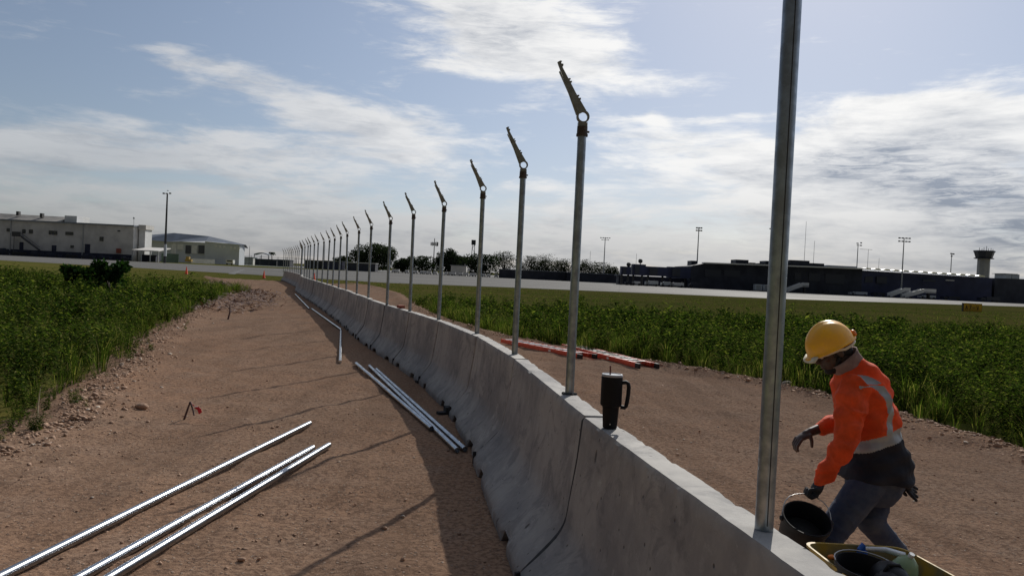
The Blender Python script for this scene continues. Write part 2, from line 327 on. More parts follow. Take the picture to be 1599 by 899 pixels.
# ------------------------------------------------------------------ mesh building
class MB:
    def __init__(s): s.v = []; s.f = []; s.mi = []; s.cur = 0
    def add(s, vs, fs):
        o = len(s.v); s.v += [tuple(x) for x in vs]; s.f += [tuple(i+o for i in f) for f in fs]; s.mi += [s.cur]*len(fs); return s
    def box(s, c, size, rz=0.0, M3=None):
        hx, hy, hz = size[0]/2, size[1]/2, size[2]/2; c = Vector(c)
        Rm = M3 if M3 else Matrix.Rotation(rz, 3, 'Z')
        vs = [c + Rm @ Vector((x*hx, y*hy, z*hz)) for z in (-1, 1) for y in (-1, 1) for x in (-1, 1)]
        return s.add(vs, [(0, 2, 3, 1), (4, 5, 7, 6), (0, 1, 5, 4), (2, 6, 7, 3), (0, 4, 6, 2), (1, 3, 7, 5)])
    def cyl(s, p, q, r1, r2=None, n=12, caps=True):
        p, q = Vector(p), Vector(q); r2 = r1 if r2 is None else r2
        a = (q-p).normalized(); t = Vector((0, 0, 1)) if abs(a.z) < .9 else Vector((1, 0, 0))
        x = a.cross(t).normalized(); y = a.cross(x)
        vs = []
        for c, r in ((p, r1), (q, r2)):
            for i in range(n):
                an = 2*math.pi*i/n; vs.append(c + x*math.cos(an)*r + y*math.sin(an)*r)
        fs = [(i, i+n, (i+1) % n+n, (i+1) % n) for i in range(n)]
        if caps: fs += [tuple(range(n)), tuple(range(2*n-1, n-1, -1))]
        return s.add(vs, fs)
    def tube(s, pts, r, n=8, closed=False):
        pts = [Vector(p) for p in pts]; vs = []; fs = []; N = len(pts); rs = r if isinstance(r, (list, tuple)) else [r]*N
        px = None
        for i, p in enumerate(pts):
            if closed: a = pts[(i+1) % N]-pts[i-1]
            else: a = pts[min(i+1, N-1)]-pts[max(i-1, 0)]
            a.normalize()
            if px is None:
                t = Vector((0, 0, 1)) if abs(a.z) < .9 else Vector((1, 0, 0)); x = a.cross(t).normalized()
            else: x = (px - a*px.dot(a)).normalized()
            px = x; y = a.cross(x)
            for k in range(n):
                an = 2*math.pi*k/n; vs.append(p + (x*math.cos(an)+y*math.sin(an))*rs[i])
        for i in range(N if closed else N-1):
            j = (i+1) % N
            for k in range(n): fs.append((i*n+k, i*n+(k+1) % n, j*n+(k+1) % n, j*n+k))
        if not closed: fs += [tuple(range(n-1, -1, -1)), tuple(range((N-1)*n, N*n))]
        return s.add(vs, fs)
    def sph(s, c, r, u=14, v=9, M3=None):
        c = Vector(c); r = (r, r, r) if not isinstance(r, (tuple, list)) else r
        vs = [Vector((0, 0, 1))]; fs = []
        for j in range(1, v):
            th = math.pi*j/v
            for i in range(u):
                ph = 2*math.pi*i/u; vs.append(Vector((math.sin(th)*math.cos(ph), math.sin(th)*math.sin(ph), math.cos(th))))
        vs.append(Vector((0, 0, -1)))
        vs = [Vector((p.x*r[0], p.y*r[1], p.z*r[2])) for p in vs]
        vs = [c+(M3 @ p if M3 else p) for p in vs]
        for i in range(u): fs.append((0, 1+i, 1+(i+1) % u))
        for j in range(v-2):
            for i in range(u):
                a = 1+j*u+i; b = 1+j*u+(i+1) % u; fs.append((a, a+u, b+u, b))
        L = len(vs)-1; o = 1+(v-2)*u
        for i in range(u): fs.append((L, o+(i+1) % u, o+i))
        return s.add(vs, fs)
    def cap(s, p, q, r1, r2):
        s.sph(p, r1); s.sph(q, r2); return s.cyl(p, q, r1*.995, r2*.995, 14)
    def loft(s, rings, cap=True, closed=False):
        n = len(rings[0]); vs = [p for r in rings for p in r]; fs = []
        for i in range(len(rings)-1):
            for k in range(n): fs.append((i*n+k, i*n+(k+1) % n, (i+1)*n+(k+1) % n, (i+1)*n+k))
        if cap: fs += [tuple(range(n-1, -1, -1)), tuple(range((len(rings)-1)*n, len(rings)*n))]
        return s.add(vs, fs)
    def prism(s, poly, z0, z1):
        n = len(poly); vs = [(x, y, z0) for x, y in poly]+[(x, y, z1) for x, y in poly]
        fs = [(i, (i+1) % n, (i+1) % n+n, i+n) for i in range(n)]+[tuple(range(n-1, -1, -1)), tuple(range(n, 2*n))]
        return s.add(vs, fs)
    def build(s, name, mt, parent=None, smooth=False, local=False, loc=None):
        me = D.meshes.new(name)
        off = Vector((0, 0, 0))
        if parent is not None and not local: off = world_loc(parent)
        if loc is not None: off = Vector(loc)
        me.from_pydata([tuple(Vector(v)-off) for v in s.v], [], s.f)
        ms = mt if isinstance(mt, (list, tuple)) else [mt]
        for x in ms: me.materials.append(x)
        if len(ms) > 1: me.polygons.foreach_set('material_index', s.mi)
        if smooth: me.polygons.foreach_set('use_smooth', [True]*len(me.polygons))
        me.update()
        o = D.objects.new(name, me); C.objects.link(o)
        if loc is not None: o.location = loc
        if parent is not None: o.parent = parent
        return o
def world_loc(o):
    v = Vector((0, 0, 0))
    while o is not None: v += o.location; o = o.parent
    return v
def tag(o, label=None, cat=None, group=None, kind=None):
    if label: o['label'] = label
    if cat: o['category'] = cat
    if group: o['group'] = group
    if kind: o['kind'] = kind
    return o
def thing(name, loc, label, cat, group=None, rz=0.0):
    o = D.objects.new(name, None); C.objects.link(o); o.location = loc; o.rotation_euler[2] = rz
    o.empty_display_size = .1
    return tag(o, label, cat, group)
KIDS = {}
def copy_tree(o, parent=None):
    c = o.copy(); C.objects.link(c)
    c.parent = parent
    for ch in [x for x in o.children]: copy_tree(ch, c)
    return c
def part(name, mb, mt, parent, smooth=False, label=None):
    o = mb.build(name, mt, parent, smooth)
    if label: o['label'] = label
    return o
def autosmooth(o, ang=40):
    me = o.data; me.polygons.foreach_set('use_smooth', [True]*len(me.polygons))
    try: me.set_sharp_from_angle(angle=R(ang))
    except Exception: pass
    return o
def struct(name, mb, mt, label=None, cat=None):
    o = mb.build(name, mt); o['kind'] = 'structure'
    if label: o['label'] = label
    if cat: o['category'] = cat
    return o
def np_mesh(name, V, F, mats, mi=None, smooth=False):
    """V (n,3), F (m,4) or (m,3)"""
    me = D.meshes.new(name); n = len(V); m_, k = F.shape
    me.vertices.add(n); me.vertices.foreach_set('co', np.ascontiguousarray(V, dtype=np.float32).ravel())
    me.loops.add(m_*k); me.loops.foreach_set('vertex_index', np.ascontiguousarray(F, dtype=np.int32).ravel())
    me.polygons.add(m_); me.polygons.foreach_set('loop_start', np.arange(0, m_*k, k, dtype=np.int32))
    me.polygons.foreach_set('loop_total', np.full(m_, k, dtype=np.int32))
    for x in mats: me.materials.append(x)
    if mi is not None: me.polygons.foreach_set('material_index', mi.astype(np.int32))
    if smooth: me.polygons.foreach_set('use_smooth', np.ones(m_, dtype=bool))
    me.update(calc_edges=True); me.validate()
    o = D.objects.new(name, me); C.objects.link(o); return o

ORD = ['first', 'second', 'third', 'fourth', 'fifth', 'sixth', 'seventh', 'eighth', 'ninth', 'tenth', 'eleventh', 'twelfth', 'thirteenth', 'fourteenth',
       'fifteenth', 'sixteenth', 'seventeenth', 'eighteenth', 'nineteenth', 'twentieth', 'twenty-first', 'twenty-second', 'twenty-third', 'twenty-fourth',
       'twenty-fifth', 'twenty-sixth', 'twenty-seventh', 'twenty-eighth', 'twenty-ninth', 'thirtieth', 'thirty-first', 'thirty-second', 'thirty-third', 'thirty-fourth', 'thirty-fifth', 'thirty-sixth', 'thirty-seventh', 'thirty-eighth']

# ------------------------------------------------------------------ ground, track, taxiway
GZ = -.06
g = MB(); g.add([(-6000, -3000, GZ), (6000, -3000, GZ), (6000, 8000, GZ), (-6000, 8000, GZ)], [(0, 1, 2, 3)])
struct('ground', g, M['grass'])
LE = [(-8, -5.2), (5, -4.75), (7.5, -4.95), (8.6, -5.1), (10.5, -5.9), (13.2, -6.7), (18, -8.5), (26, -10.9), (35, -13.4), (45, -16.5), (55, -22), (71, -27.5), (84, -34), (100, -40)]
RE = [(-8, 7.6), (5, 7.2), (9.2, 6.35), (12, 6.0), (14.5, 5.25), (16.8, 3.7), (19.1, 1.9), (23, -.2), (29, -2.4), (40.7, -5.4), (57, -8.6), (70, -12), (84, -17), (100, -24)]
def interp(tab, y): return float(np.interp(y, [a for a, b in tab], [b for a, b in tab]))
def sm(a, b, x): t = max(0, min(1, (x-a)/(b-a))); return t*t*(3-2*t)

# barrier centre line (posts stand on it)
PATH = [(1.40, -.4), (1.16, 1.2), (.92, 2.65), (.545, 4.65), (.45, 5.49), (.06, 8.04), (-.46, 10.55), (-1.22, 13.1), (-2.07, 15.5), (-2.95, 17.9), (-3.86, 20.6), (-4.92, 24.), (-5.75, 26.5),
        (-6.59, 29.), (-7.41, 31.5), (-8.24, 34.), (-9.11, 36.5), (-9.99, 39.), (-10.84, 41.5), (-11.72, 44.), (-12.54, 46.5), (-13.38, 49.), (-14.30, 51.5), (-16.6, 60),
        (-19.4, 68.), (-22.6, 77.), (-25.3, 84.)]
PA = np.array(PATH); seg = np.hypot(*np.diff(PA, axis=0).T); CUM = np.concatenate([[0], np.cumsum(seg)])
def pathpt(s):
    return Vector((float(np.interp(s, CUM, PA[:, 0])), float(np.interp(s, CUM, PA[:, 1])), 0))
def path_s_of_y(y): return float(np.interp(y, PA[:, 1], CUM))
def wall_dist(x, y):
    return abs(x-float(np.interp(y, PA[:, 1], PA[:, 0])))

ys = [-8+i*.5 for i in range(20)]+[2.0]
while ys[-1] < 88: ys.append(ys[-1]+max(.045, ys[-1]*.011))
NX = 260
V = np.zeros((len(ys), NX, 3))
for j, y in enumerate(ys):
    a, b = interp(LE, y)-1.6, interp(RE, y)+1.6
    V[j, :, 0] = np.linspace(a, b, NX); V[j, :, 1] = y
rng = np.random.default_rng(3)
def bumps(x, y):
    z = 0
    for q in range(26):
        k = 2*math.pi/[3.1, 1.7, .9, .5, .3, .18][q % 6]; th = q*2.399; ph = q*1.7
        amp = [.010, .008, .006, .004, .003, .002][q % 6]
        z = z + amp*.55*np.sin((x*math.cos(th)+y*math.sin(th))*k*(1+.13*(q//6))+ph)
    return z
X, Y = V[:, :, 0], V[:, :, 1]
le = np.interp(Y, [a for a, _ in LE], [b for _, b in LE]); re = np.interp(Y, [a for a, _ in RE], [b for _, b in RE])
wx = np.interp(Y, PA[:, 1], PA[:, 0])
dl, dr = X-le, re-X
rough_edge = np.exp(-(dl-.30)**2/.25)*.07 + np.exp(-(dr-.25)**2/.16)*.09
Z = bumps(X, Y)*np.clip((np.abs(X-wx)-.3)/1.2, .15, 1) + rough_edge*(1+4*bumps(X*2.3+4, Y*2.3)/.03*.06)
off = X-wx
for c0_r, w_r, am in ((2.05, .17, .016), (3.55, .17, .014), (-1.75, .20, .010), (-3.3, .20, .012)):
    wob = .22*np.sin(Y*.33+c0_r)+.10*np.sin(Y*.9+c0_r*2); q_ = (off-c0_r-wob)/w_r
    Z += (-am*np.exp(-q_**2)+.6*am*np.exp(-((np.abs(q_)-1.7)/.5)**2)+am*.35*np.exp(-q_**2)*np.sin(Y*42+X*9))*np.clip(1.3-Y/40, .2, 1)*np.clip(.6+bumps(X*.4, Y*.4)/.02, 0, 1)
Z += rng.normal(0, .0025, Z.shape)*np.clip(1.6-Y/20, .2, 1)
edge = np.clip(np.minimum(dl, dr)/-1.2, 0, 1)
Z = Z-edge*.16
endf = np.clip((Y-76)/10, 0, 1); Z = Z-endf*.12
V[:, :, 2] = Z
ny = len(ys); idx = np.arange(ny*NX).reshape(ny, NX)
F = np.stack([idx[:-1, :-1], idx[:-1, 1:], idx[1:, 1:], idx[1:, :-1]], -1).reshape(-1, 4)
o = np_mesh('dirt_track', V.reshape(-1, 3), F, [M['dirt']], smooth=True); o['kind'] = 'structure'
def ground_z(x, y):
    """height of the track surface near x,y"""
    j = int(np.clip(np.searchsorted(ys, y), 1, ny-1)); i = int(np.clip((x-V[j, 0, 0])/(V[j, -1, 0]-V[j, 0, 0])*(NX-1), 0, NX-1))
    return float(V[j, i, 2])

near = [(-600, 190), (-160, 150), (-92, 135), (-60, 122), (-37, 110), (-16, 97), (0, 106), (19, 113), (43, 119), (115, 170), (400, 330)]
far = [(700, 520), (175, 262), (105, 228), (76, 205), (42, 240), (5, 300), (-55, 345), (-68, 280), (-80, 241), (-150, 262), (-260, 300), (-700, 420)]
g = MB(); n = len(near)+len(far); g.add([(x, y, GZ+.02) for x, y in near+far], [tuple(range(n))]); struct('taxiway', g, M['taxi'])
g = MB(); g.add([(x, y, GZ+.024) for x, y in [(-600, 300), (-700, 560), (900, 560), (700, 500), (175, 262.5), (105, 229), (76, 206), (42, 241), (5, 301), (-55, 346), (-100, 320)]], [tuple(range(11))])
struct('apron', g, M['asphalt'])
gv = [on(315, 410.2, GZ+.03), on(452, 417.0, GZ+.03), on(452, 414.6, GZ+.03), on(335, 407.6, GZ+.03)]
g = MB(); g.add(gv, [(0, 1, 2, 3)]); struct('grass_verge', g, M['verge'])
g = MB(); a = on(356, 427.5, GZ+.026); b = on(376, 420.5, GZ+.026)
g.add([a, a+Vector((1.0, 0, 0)), b+Vector((1.0, 0, 0)), b], [(0, 1, 2, 3)]); struct('taxiway_joint', g, M['asphalt'])

# ------------------------------------------------------------------ concrete barriers
H = 1.05
_hp = [(-.36, 0), (-.36, .065), (-.350, .085), (-.225, .262), (-.190, .315), (-.168, .362), (-.155, .415), (-.098, .80), (-.076, H-.016), (-.066, H)]
PROF = _hp + [(-a, b) for a, b in reversed(_hp)]
rb = np.random.default_rng(11)
def make_barrier(i, s0, s1):
    p0, p1 = pathpt(s0), pathpt(s1); d = (p1-p0); L = d.length-(.042 if i < 3 else .075); ang = math.atan2(d.y, d.x)+rb.normal(0, .0025)
    mid = (p0+p1)/2+Vector((-d.y, d.x, 0)).normalized()*float(rb.normal(0, .006))
    near_ = mid.y < 16
    nseg = 90 if mid.y < 6 else (48 if near_ else 12)
    prof = []
    for a, b in zip(PROF[:-1], PROF[1:]):
        k = max(1, int(math.dist(a, b)/(.045 if near_ else .5)))
        for q in range(k): prof.append((a[0]+(b[0]-a[0])*q/k, a[1]+(b[1]-a[1])*q/k))
    prof.append(PROF[-1]); npf = len(prof)
    xs = list(np.linspace(-L/2, L/2, nseg+1))
    if near_:
        xs += [-L/2+.010, L/2-.010]; xs.sort()
    wide = 1.26 if mid.y < 4.6 else 1.22 if mid.y < 7.6 else 1.12 if mid.y < 10 else 1.04
    def flare(y, z): return y*(1+(wide-1)*min(1, max(0, (.42-z)/.30)))
    prof = [(flare(y, z), z) for y, z in prof]
    rings = []
    scup = [(-L*.28), (L*.28)]
    for x in xs:
        r = []
        e = min(abs(x+L/2), abs(x-L/2))
        inset = .012*max(0, 1-e/.010) if near_ else (.012 if e < .004 else 0)
        for (y, z) in prof:
            yy, zz = y, z
            if z < .001 and any(abs(x-c) < .14 for c in scup): zz = .09; yy = y*.94
            elif z < .09 and any(abs(x-c) < .14 for c in scup): zz = max(zz, .092); yy = y*.945
            yy -= math.copysign(inset, y); zz -= inset if z > H-.05 else 0
            if near_:
                w = mid + Vector((x*math.cos(ang)-y*math.sin(ang), x*math.sin(ang)+y*math.cos(ang), z))
                nn = mnoise.noise(w*1.3)*.003 + mnoise.noise(w*9)*.0015
                topedge = math.exp(-((z-(H-.01))/.04)**2)*math.exp(-((abs(y)-.07)/.03)**2)
                chip = max(0, mnoise.noise(w*7)+mnoise.noise(w*23)*.7-.05)*topedge*.012
                yy += nn*(1 if y > 0 else -1)*(1 if abs(y) > .05 else 0) - math.copysign(chip, y); zz -= chip*.9 if z > .5 else 0
                if z > H-.005: zz += mnoise.noise(w*12)*.0015
            r.append((x, yy, max(zz, 0)-.03*(z < .001 and zz < .01)))
        rings.append(r)
    mb = MB(); mb.loft(rings)
    root = thing('concrete_barrier', (mid.x, mid.y, float(rb.uniform(-.012, .006)) if i > 2 else 0), f'grey concrete safety barrier segment, {ORD[i]} in the row counting from the camera', 'concrete barrier', 'concrete barriers standing in one long row', rz=ang)
    o = mb.build('body', M['conc'], root, local=True); autosmooth(o, 33)
    # dark slab added at the end, standing in for shade in the open joint
    k = MB(); 
    for sz_, zc in ((.016, .70),):
        k.loft([[(x_, flare(y, z)*.88, .03+z*.955) for y, z in PROF] for x_ in (L/2-.012, L/2+(.054 if i < 3 else .088))])
    k.build('gap_shade_slab', M['darkgap'], root, local=True)
    if near_ or mid.y < 30:
        q = MB(); q.box((L/2-.05, flare(.352, .07), .07), (.022, .03, .12), .2); q.build('joint_pin', M['darkgap'], root, local=True)
        for q_ in range((0, 0, 2, 1, 2, 1, 1, 0, 1)[min(i+1, 8)] if near_ else 0):                 # scars of the mould on the sloping face
            x = rb.uniform(-L*.42, L*.42); z = rb.uniform(.14, .28); ln = rb.uniform(.05, .10)
            yb = flare(.36-(z-.075)/(.36-.075)*(.36-.155), z)-.012
            sl_ = Vector((-.35, -.205*1.2, .285*1.2)).normalized(); c0 = Vector((x, yb+.002, z))
            q = MB(); nrm = Vector((0, .285, .205)).normalized(); t1 = sl_; t2 = nrm.cross(t1)
            q.loft([[c0+t1*(ln*u)+t2*(.010*math.sqrt(max(0, 1-u*u))*w)+nrm*(.003*hh) for (w, hh) in ((-1, -1), (1, -1), (1, 1), (-1, 1))] for u in (-.96, -.6, 0, .6, .96)])
            q.build('form_scar', M['darkgap'], root, local=True)
    return root
# the near slope faces local +y : path runs away from camera (+Y), local +x along it, so local +y points to -X (left)
joints_y = [-.30, 1.72, 4.65, 7.62, 10.05, 12.80, 15.2]
js = [path_s_of_y(y) for y in joints_y]
while js[-1] < CUM[-1]-2.0: js.append(js[-1]+2.62)
for i in range(len(js)-1):
    if i == 0: continue
    make_barrier(i-1, js[i], js[i+1])
make_barrier(len(js)-1, js[0], js[1])
o = [x for x in C.objects if x.name.startswith('concrete_barrier')][-1]; o['label'] = 'grey concrete safety barrier segment nearest the camera at the lower right corner'
for k_ in range(len(js)-2):
    pass

# ------------------------------------------------------------------ fence posts
def make_post(seam=False, collar_=False):
    root = thing('fence_post', (0, 0, H), 'x', 'fence post', 'galvanised fence posts set along the barrier top')
    p = MB(); p.cyl((0, 0, -.2), (0, 0, 1.90), .0315, n=24); autosmooth(p.build('pipe', M['galv'], root, local=True))
    p = MB(); p.cyl((0, 0, .0), (0, 0, .010), .050, .040, n=14)
    rr = np.random.default_rng(2)
    for q in range(9):
        a = q*.7; p.sph((math.cos(a)*.044, math.sin(a)*.044, .004), (.012+.008*rr.random(), .012, .008+.006*rr.random()), 6, 4)
    if collar_: p.build('mortar_collar', M['darkgap'], root, local=True)
    p = MB(); p.cyl((0, 0, 1.86), (0, 0, 1.925), .0385, .0375, n=20); p.cyl((0, 0, 1.855), (0, 0, 1.872), .042, n=20)
    p.cyl((.03, 0, 1.89), (.052, 0, 1.89), .008, n=8); autosmooth(p.build('cap_sleeve', M['rust'], root, local=True))
    # ring + extension arm, plate lies across the wall; local x = across the wall, arm leans to local -x
    p = MB(); zc = 1.995; ro, ri, t = .046, .034, .015; n = 24
    vs = []; 
    for yy in (-t, t):
        for r_ in (ro, ri):
            for q in range(n): a = 2*math.pi*q/n; vs.append((math.cos(a)*r_, yy, zc+math.sin(a)*r_))
    fs = []
    for q in range(n):
        w = (q+1) % n
        fs += [(q, w, n+w, n+q), (2*n+q, 3*n+q, 3*n+w, 2*n+w), (q, 2*n+q, 2*n+w, w), (n+q, n+w, 3*n+w, 3*n+q)]
    p.add(vs, fs); p.box((0, 0, 1.936), (.066, .034, .036))
    autosmooth(p.build('rail_ring', M['arm'], root, local=True))
    d = Vector((-.46, 0, .888)).normalized(); nrm = Vector((.888, 0, .46)).normalized()
    L = .415; base = Vector((0, 0, zc))
    def P(u, w, y): return base + d*u + nrm*w + Vector((0, y, 0))
    prof = [(.030, -.040), (.425, -.010), (.427, .013), (.418, .024), (.412, .013), (.404, .011), (.398, .023), (.388, .020), (.378, .008),
            (.290, .014), (.286, .029), (.277, .027), (.275, .017), (.268, .017), (.264, .030), (.255, .028), (.251, .017),
            (.158, .023), (.153, .038), (.144, .036), (.142, .026), (.134, .026), (.130, .040), (.119, .038), (.115, .030), (.030, .040)]
    p = MB(); n = len(prof)
    vs = [P(u, w, y) for y in (-.0085, .0085) for u, w in prof]
    p.add(vs, [tuple(range(n-1, -1, -1)), tuple(range(n, 2*n))]+[(q, (q+1) % n, (q+1) % n+n, q+n) for q in range(n)])
    p.box(P(.20, -.024, 0), (.004, .028, .32), M3=Matrix((nrm, Vector((0, 1, 0)), d)).transposed())
    p.build('barbed_wire_arm', M['arm'], root, local=True)
    if seam:
        p = MB(); a = R(-100)
        dr_ = Vector((math.cos(a), math.sin(a), 0)); tg = Vector((-dr_.y, dr_.x, 0))
        p.loft([[dr_*.0305+tg*w+dr_*hh+Vector((0, 0, z)) for w, hh in ((-.0016, 0), (.0016, 0), (.0016, .0022), (-.0016, .0022))] for z in (.02, .5, 1.0, 1.5, 1.85)])
        p.build('weld_seam', M['seam'], root, local=True)
    return root
post_y = [2.65, 5.49, 8.04, 10.53, 13.16, 15.44, 17.75, 20.7]
ps = [path_s_of_y(y) for y in post_y]
while ps[-1] < CUM[-1]-2.2: ps.append(ps[-1]+(3.1 if len(ps) < 10 else 2.62))
desc = {0: 'tall galvanised steel fence post nearest the camera, its top beyond the frame', 1: 'second galvanised fence post from the camera with barbed wire arm, beside the black tumbler'}
post0 = make_post(True); post1 = make_post(False, True); post2 = make_post()
for i, s in enumerate(ps):
    o = post0 if i == 0 else (post1 if i == 1 else (post2 if i == 2 else copy_tree(post2)))
    p = pathpt(s); q = pathpt(min(s+.5, CUM[-1])); qq = pathpt(s-.5); a = math.atan2(q.y-qq.y, q.x-qq.x)
    o.location = (p.x, p.y, H); lean = rb.normal(0, .010, 2) if i > 2 else (0, .0); o.rotation_euler = (lean[0], lean[1], a-math.pi/2)
    o['label'] = desc.get(i, f'galvanised steel fence post with angled barbed wire arm, {ORD[i]} from the camera')
# small brick scrap on the wall top
b_ = on(617, 479, H+.02); sB = path_s_of_y(b_.y); pb = pathpt(sB)
g = MB(); g.box((pb.x, pb.y, H+.03), (.11, .20, .06), .5); o = g.build('brick_piece', M['brick'], loc=(pb.x, pb.y, H)); tag(o, 'small red brick piece lying on the barrier top', 'brick')

# ------------------------------------------------------------------ loose pipes
def pipe(p, q, r, mt, label, group, cat='steel pipe', z0=None, z1=None):
    a = Vector((p.x, p.y, ground_z(p.x, p.y)+r+.004 if z0 is None else z0)); b = Vector((q.x, q.y, ground_z(q.x, q.y)+r+.004 if z1 is None else z1))
    root_m = (a+b)/2; mb = MB(); n = 20; ax = (b-a).normalized(); x = ax.cross(Vector((0, 0, 1))).normalized(); y = ax.cross(x)
    rings = [[c+(x*math.cos(2*math.pi*k/n)+y*math.sin(2*math.pi*k/n))*rr for k in range(n)] for c, rr in ((a+ax*.06, r*.86), (a, r*.86), (a, r), (b, r), (b, r*.86), (b-ax*.06, r*.86))]
    mb.loft(rings); o = mb.build('steel_pipe', mt, loc=root_m); autosmooth(o); return tag(o, label, cat, group)
G1 = 'bright steel pipes lying on the dirt at the left'
def ext(p, q, k=.12): return p+(p-q)*k
a, b = on(483, 667), on(28, 897); pipe(a, ext(b, a, .14), .030, M['galvb'], 'leftmost and uppermost of the three bright pipes on the sunlit dirt', G1)
a, b = on(488, 706), on(146, 897); pipe(a, ext(b, a, .45), .030, M['galvb'], 'middle one of the three bright pipes on the sunlit dirt', G1)
a, b = on(513, 703), on(198, 898); pipe(a, ext(b, a, .48), .030, M['galvb'], 'rightmost of the three bright pipes on the sunlit dirt', G1)
G2 = 'steel pipes lying in the shade along the barrier foot'
for (x0, y0, x1, y1), lb in (((556, 571, 674, 673), 'outermost of three pipes bundled beside the barrier, lying furthest from it'), ((577, 575, 714, 707), 'middle one of the three pipes bundled in the barrier shade'), ((588, 579, 726, 706), 'pipe of the bundle of three that lies closest to the barrier'),
        ((532.5, 518, 531, 568), 'single pipe pointing straight away, beyond the bundle of three'), ((487, 483, 533, 517), 'thin pipe along the barrier foot, second farthest away'), ((461, 460, 483, 483), 'farthest thin pipe lying along the barrier foot')):
    a, b = on(x0, y0), on(x1, y1); pipe(a, b, .030, M['galvb'], lb, G2)
# black blocks at the wall foot
for px, py, lb in ((700, 646, 'black rubber block at the barrier foot beside the pipe ends'), (663, 597, 'small dark wedge under the barrier toe behind the pipes')):
    p = on(px, py); zz = ground_z(p.x, p.y); g = MB(); g.box((p.x, p.y, zz+.05), (.10, .16, .10), .3); g.box((p.x-.07, p.y-.06, zz+.02), (.14, .10, .04), .5)
    tag(g.build('foot_block', M['darkgap'], loc=(p.x, p.y, zz)), lb, 'block', 'dark blocks at the barrier foot')

# ------------------------------------------------------------------ tumbler
base = on(952, 668, H); base.z = H+.001
T = thing('travel_tumbler', base, 'large black travel tumbler with handle and straw standing on the barrier top', 'tumbler')
def revolve(c, prof, n=32):
    return [[Vector((c.x+math.cos(2*math.pi*k/n)*r, c.y+math.sin(2*math.pi*k/n)*r, c.z+z)) for k in range(n)] for r, z in prof]
hs = 1.0
mb = MB(); mb.loft(revolve(base, [(.036, 0), (.0405, .004), (.047, .118), (.049, .122), (.0585, .130), (.0605, .136), (.0605, .290), (.058, .294)])); autosmooth(part('cup', mb, M['blackcup'], T), 30)
mb = MB(); mb.loft(revolve(base+Vector((0, 0, .2942)), [(.059, 0), (.0605, .006), (.058, .013), (.050, .0135), (.048, .010), (.0, .010)])); autosmooth(part('lid', mb, M['lid'], T), 30)
mb = MB(); q = base+Vector((-.012, .0, .30)); mb.tube([q, q+Vector((-.001, 0, .055))], .0045, 8); part('drinking_straw', mb, M['straw2'], T)
mb = MB(); hp = [(.055, .262), (.080, .266), (.092, .258), (.096, .24), (.095, .20), (.090, .155), (.086, .132), (.078, .122), (.055, .124)]
hd = Vector((.97, -.2, 0)).normalized()
pts = [base+hd*x+Vector((0, 0, z)) for x, z in hp]
rings = []
for i, p in enumerate(pts):
    a = (pts[min(i+1, len(pts)-1)]-pts[max(0, i-1)]).normalized(); s_ = Vector((0, 0, 1)).cross(hd).normalized(); t_ = a.cross(s_)
    rings.append([p+s_*.014*math.cos(k*math.pi/6)+t_*.0115*math.sin(k*math.pi/6) for k in range(12)])
mb.loft(rings); autosmooth(part('handle', mb, M['blackcup'], T), 50)
mb = MB(); d_ = Vector((-.12, -.99, 0)).normalized(); s_ = Vector((.99, -.12, 0)); c_ = base+d_*.0425+Vector((0, 0, .028))
mb.add([c_+s_*x+Vector((0, 0, z))+d_*(.0005+z*.06) for x, z in ((-.003, -.003), (.003, -.003), (.003, .003), (-.003, .003))], [(0, 1, 2, 3)]); part('badge', mb, M['trim'], T)

# ------------------------------------------------------------------ ladders
def ladder(a, b, w, label, seed):
    a, b = Vector(a), Vector(b); ax = (b-a).normalized(); sd = Vector((-ax.y, ax.x, 0)); L = (b-a).length
    if sd.x < 0: sd = -sd
    mid = (a+b)/2+sd*w/2; root = thing('extension_ladder', (mid.x, mid.y, .012), label, 'ladder', 'orange-red extension ladders lying on the track')
    Mx = Matrix((ax, sd, Vector((0, 0, 1)))).transposed()
    z0 = .02
    for k, off in enumerate((0.02, w-.02)):
        for lev, ins, sh, name in ((0, 0, 0, 'outer_rail'), (.10, .040, -.10, 'inner_rail')):
            c = a+ax*(L/2+sh*.5)+sd*(off+(ins if k == 0 else -ins))+Vector((0, 0, z0+.052+lev*.078))
            mb = MB(); Lr = L-(.16 if lev else 0)
            mb.box(c, (Lr, .006, .104 if lev == 0 else .078), M3=Mx)
            s_ = 1 if k == 0 else -1
            for dz in ((-.050, .050) if lev == 0 else (-.037, .037)): mb.box(c+sd*(s_*.013)+Vector((0, 0, dz)), (Lr-.002, .030, .005), M3=Mx)
            ob = part(name, mb, M['ladder'], root)
            if lev == 0 and k == 0:
                for f, ww in ((.18, .14), (.66, .10)):
                    st = MB(); st.box(a+ax*(L*f)+sd*(off-.0055)+Vector((0, 0, z0+.047)), (ww, .002, .045), M3=Mx); part('sticker', st, M['label'], ob)
    nr = int((L-.3)/.305)
    for lev, ins in ((0, .02), (1, .055)):
        for q in range(nr+1):
            c = a+ax*(.18+q*.305)+sd*(w/2)+Vector((0, 0, z0+.035+lev*.056))
            mb = MB(); mb.box(c, (.10 if lev else .04, w-2*ins-.008, .024), M3=Mx); part('rung', mb, M['alu'], root)
    for off in (.02, w-.02):
        mb = MB(); mb.box(b+ax*.03+sd*off+Vector((0, 0, z0+.05)), (.16, .05, .11), M3=Mx); part('foot_shoe', mb, M['blackp'], root)
    return root
ladder((-.25, 20.6, 0), (1.60, 17.5, 0), .46, 'orange-red extension ladder lying farther left, its end hidden behind the second post', 1)
ladder((1.35, 19.9, 0), (2.72, 16.2, 0), .50, 'orange-red extension ladder with shiny rungs lying nearer the weeds', 2)

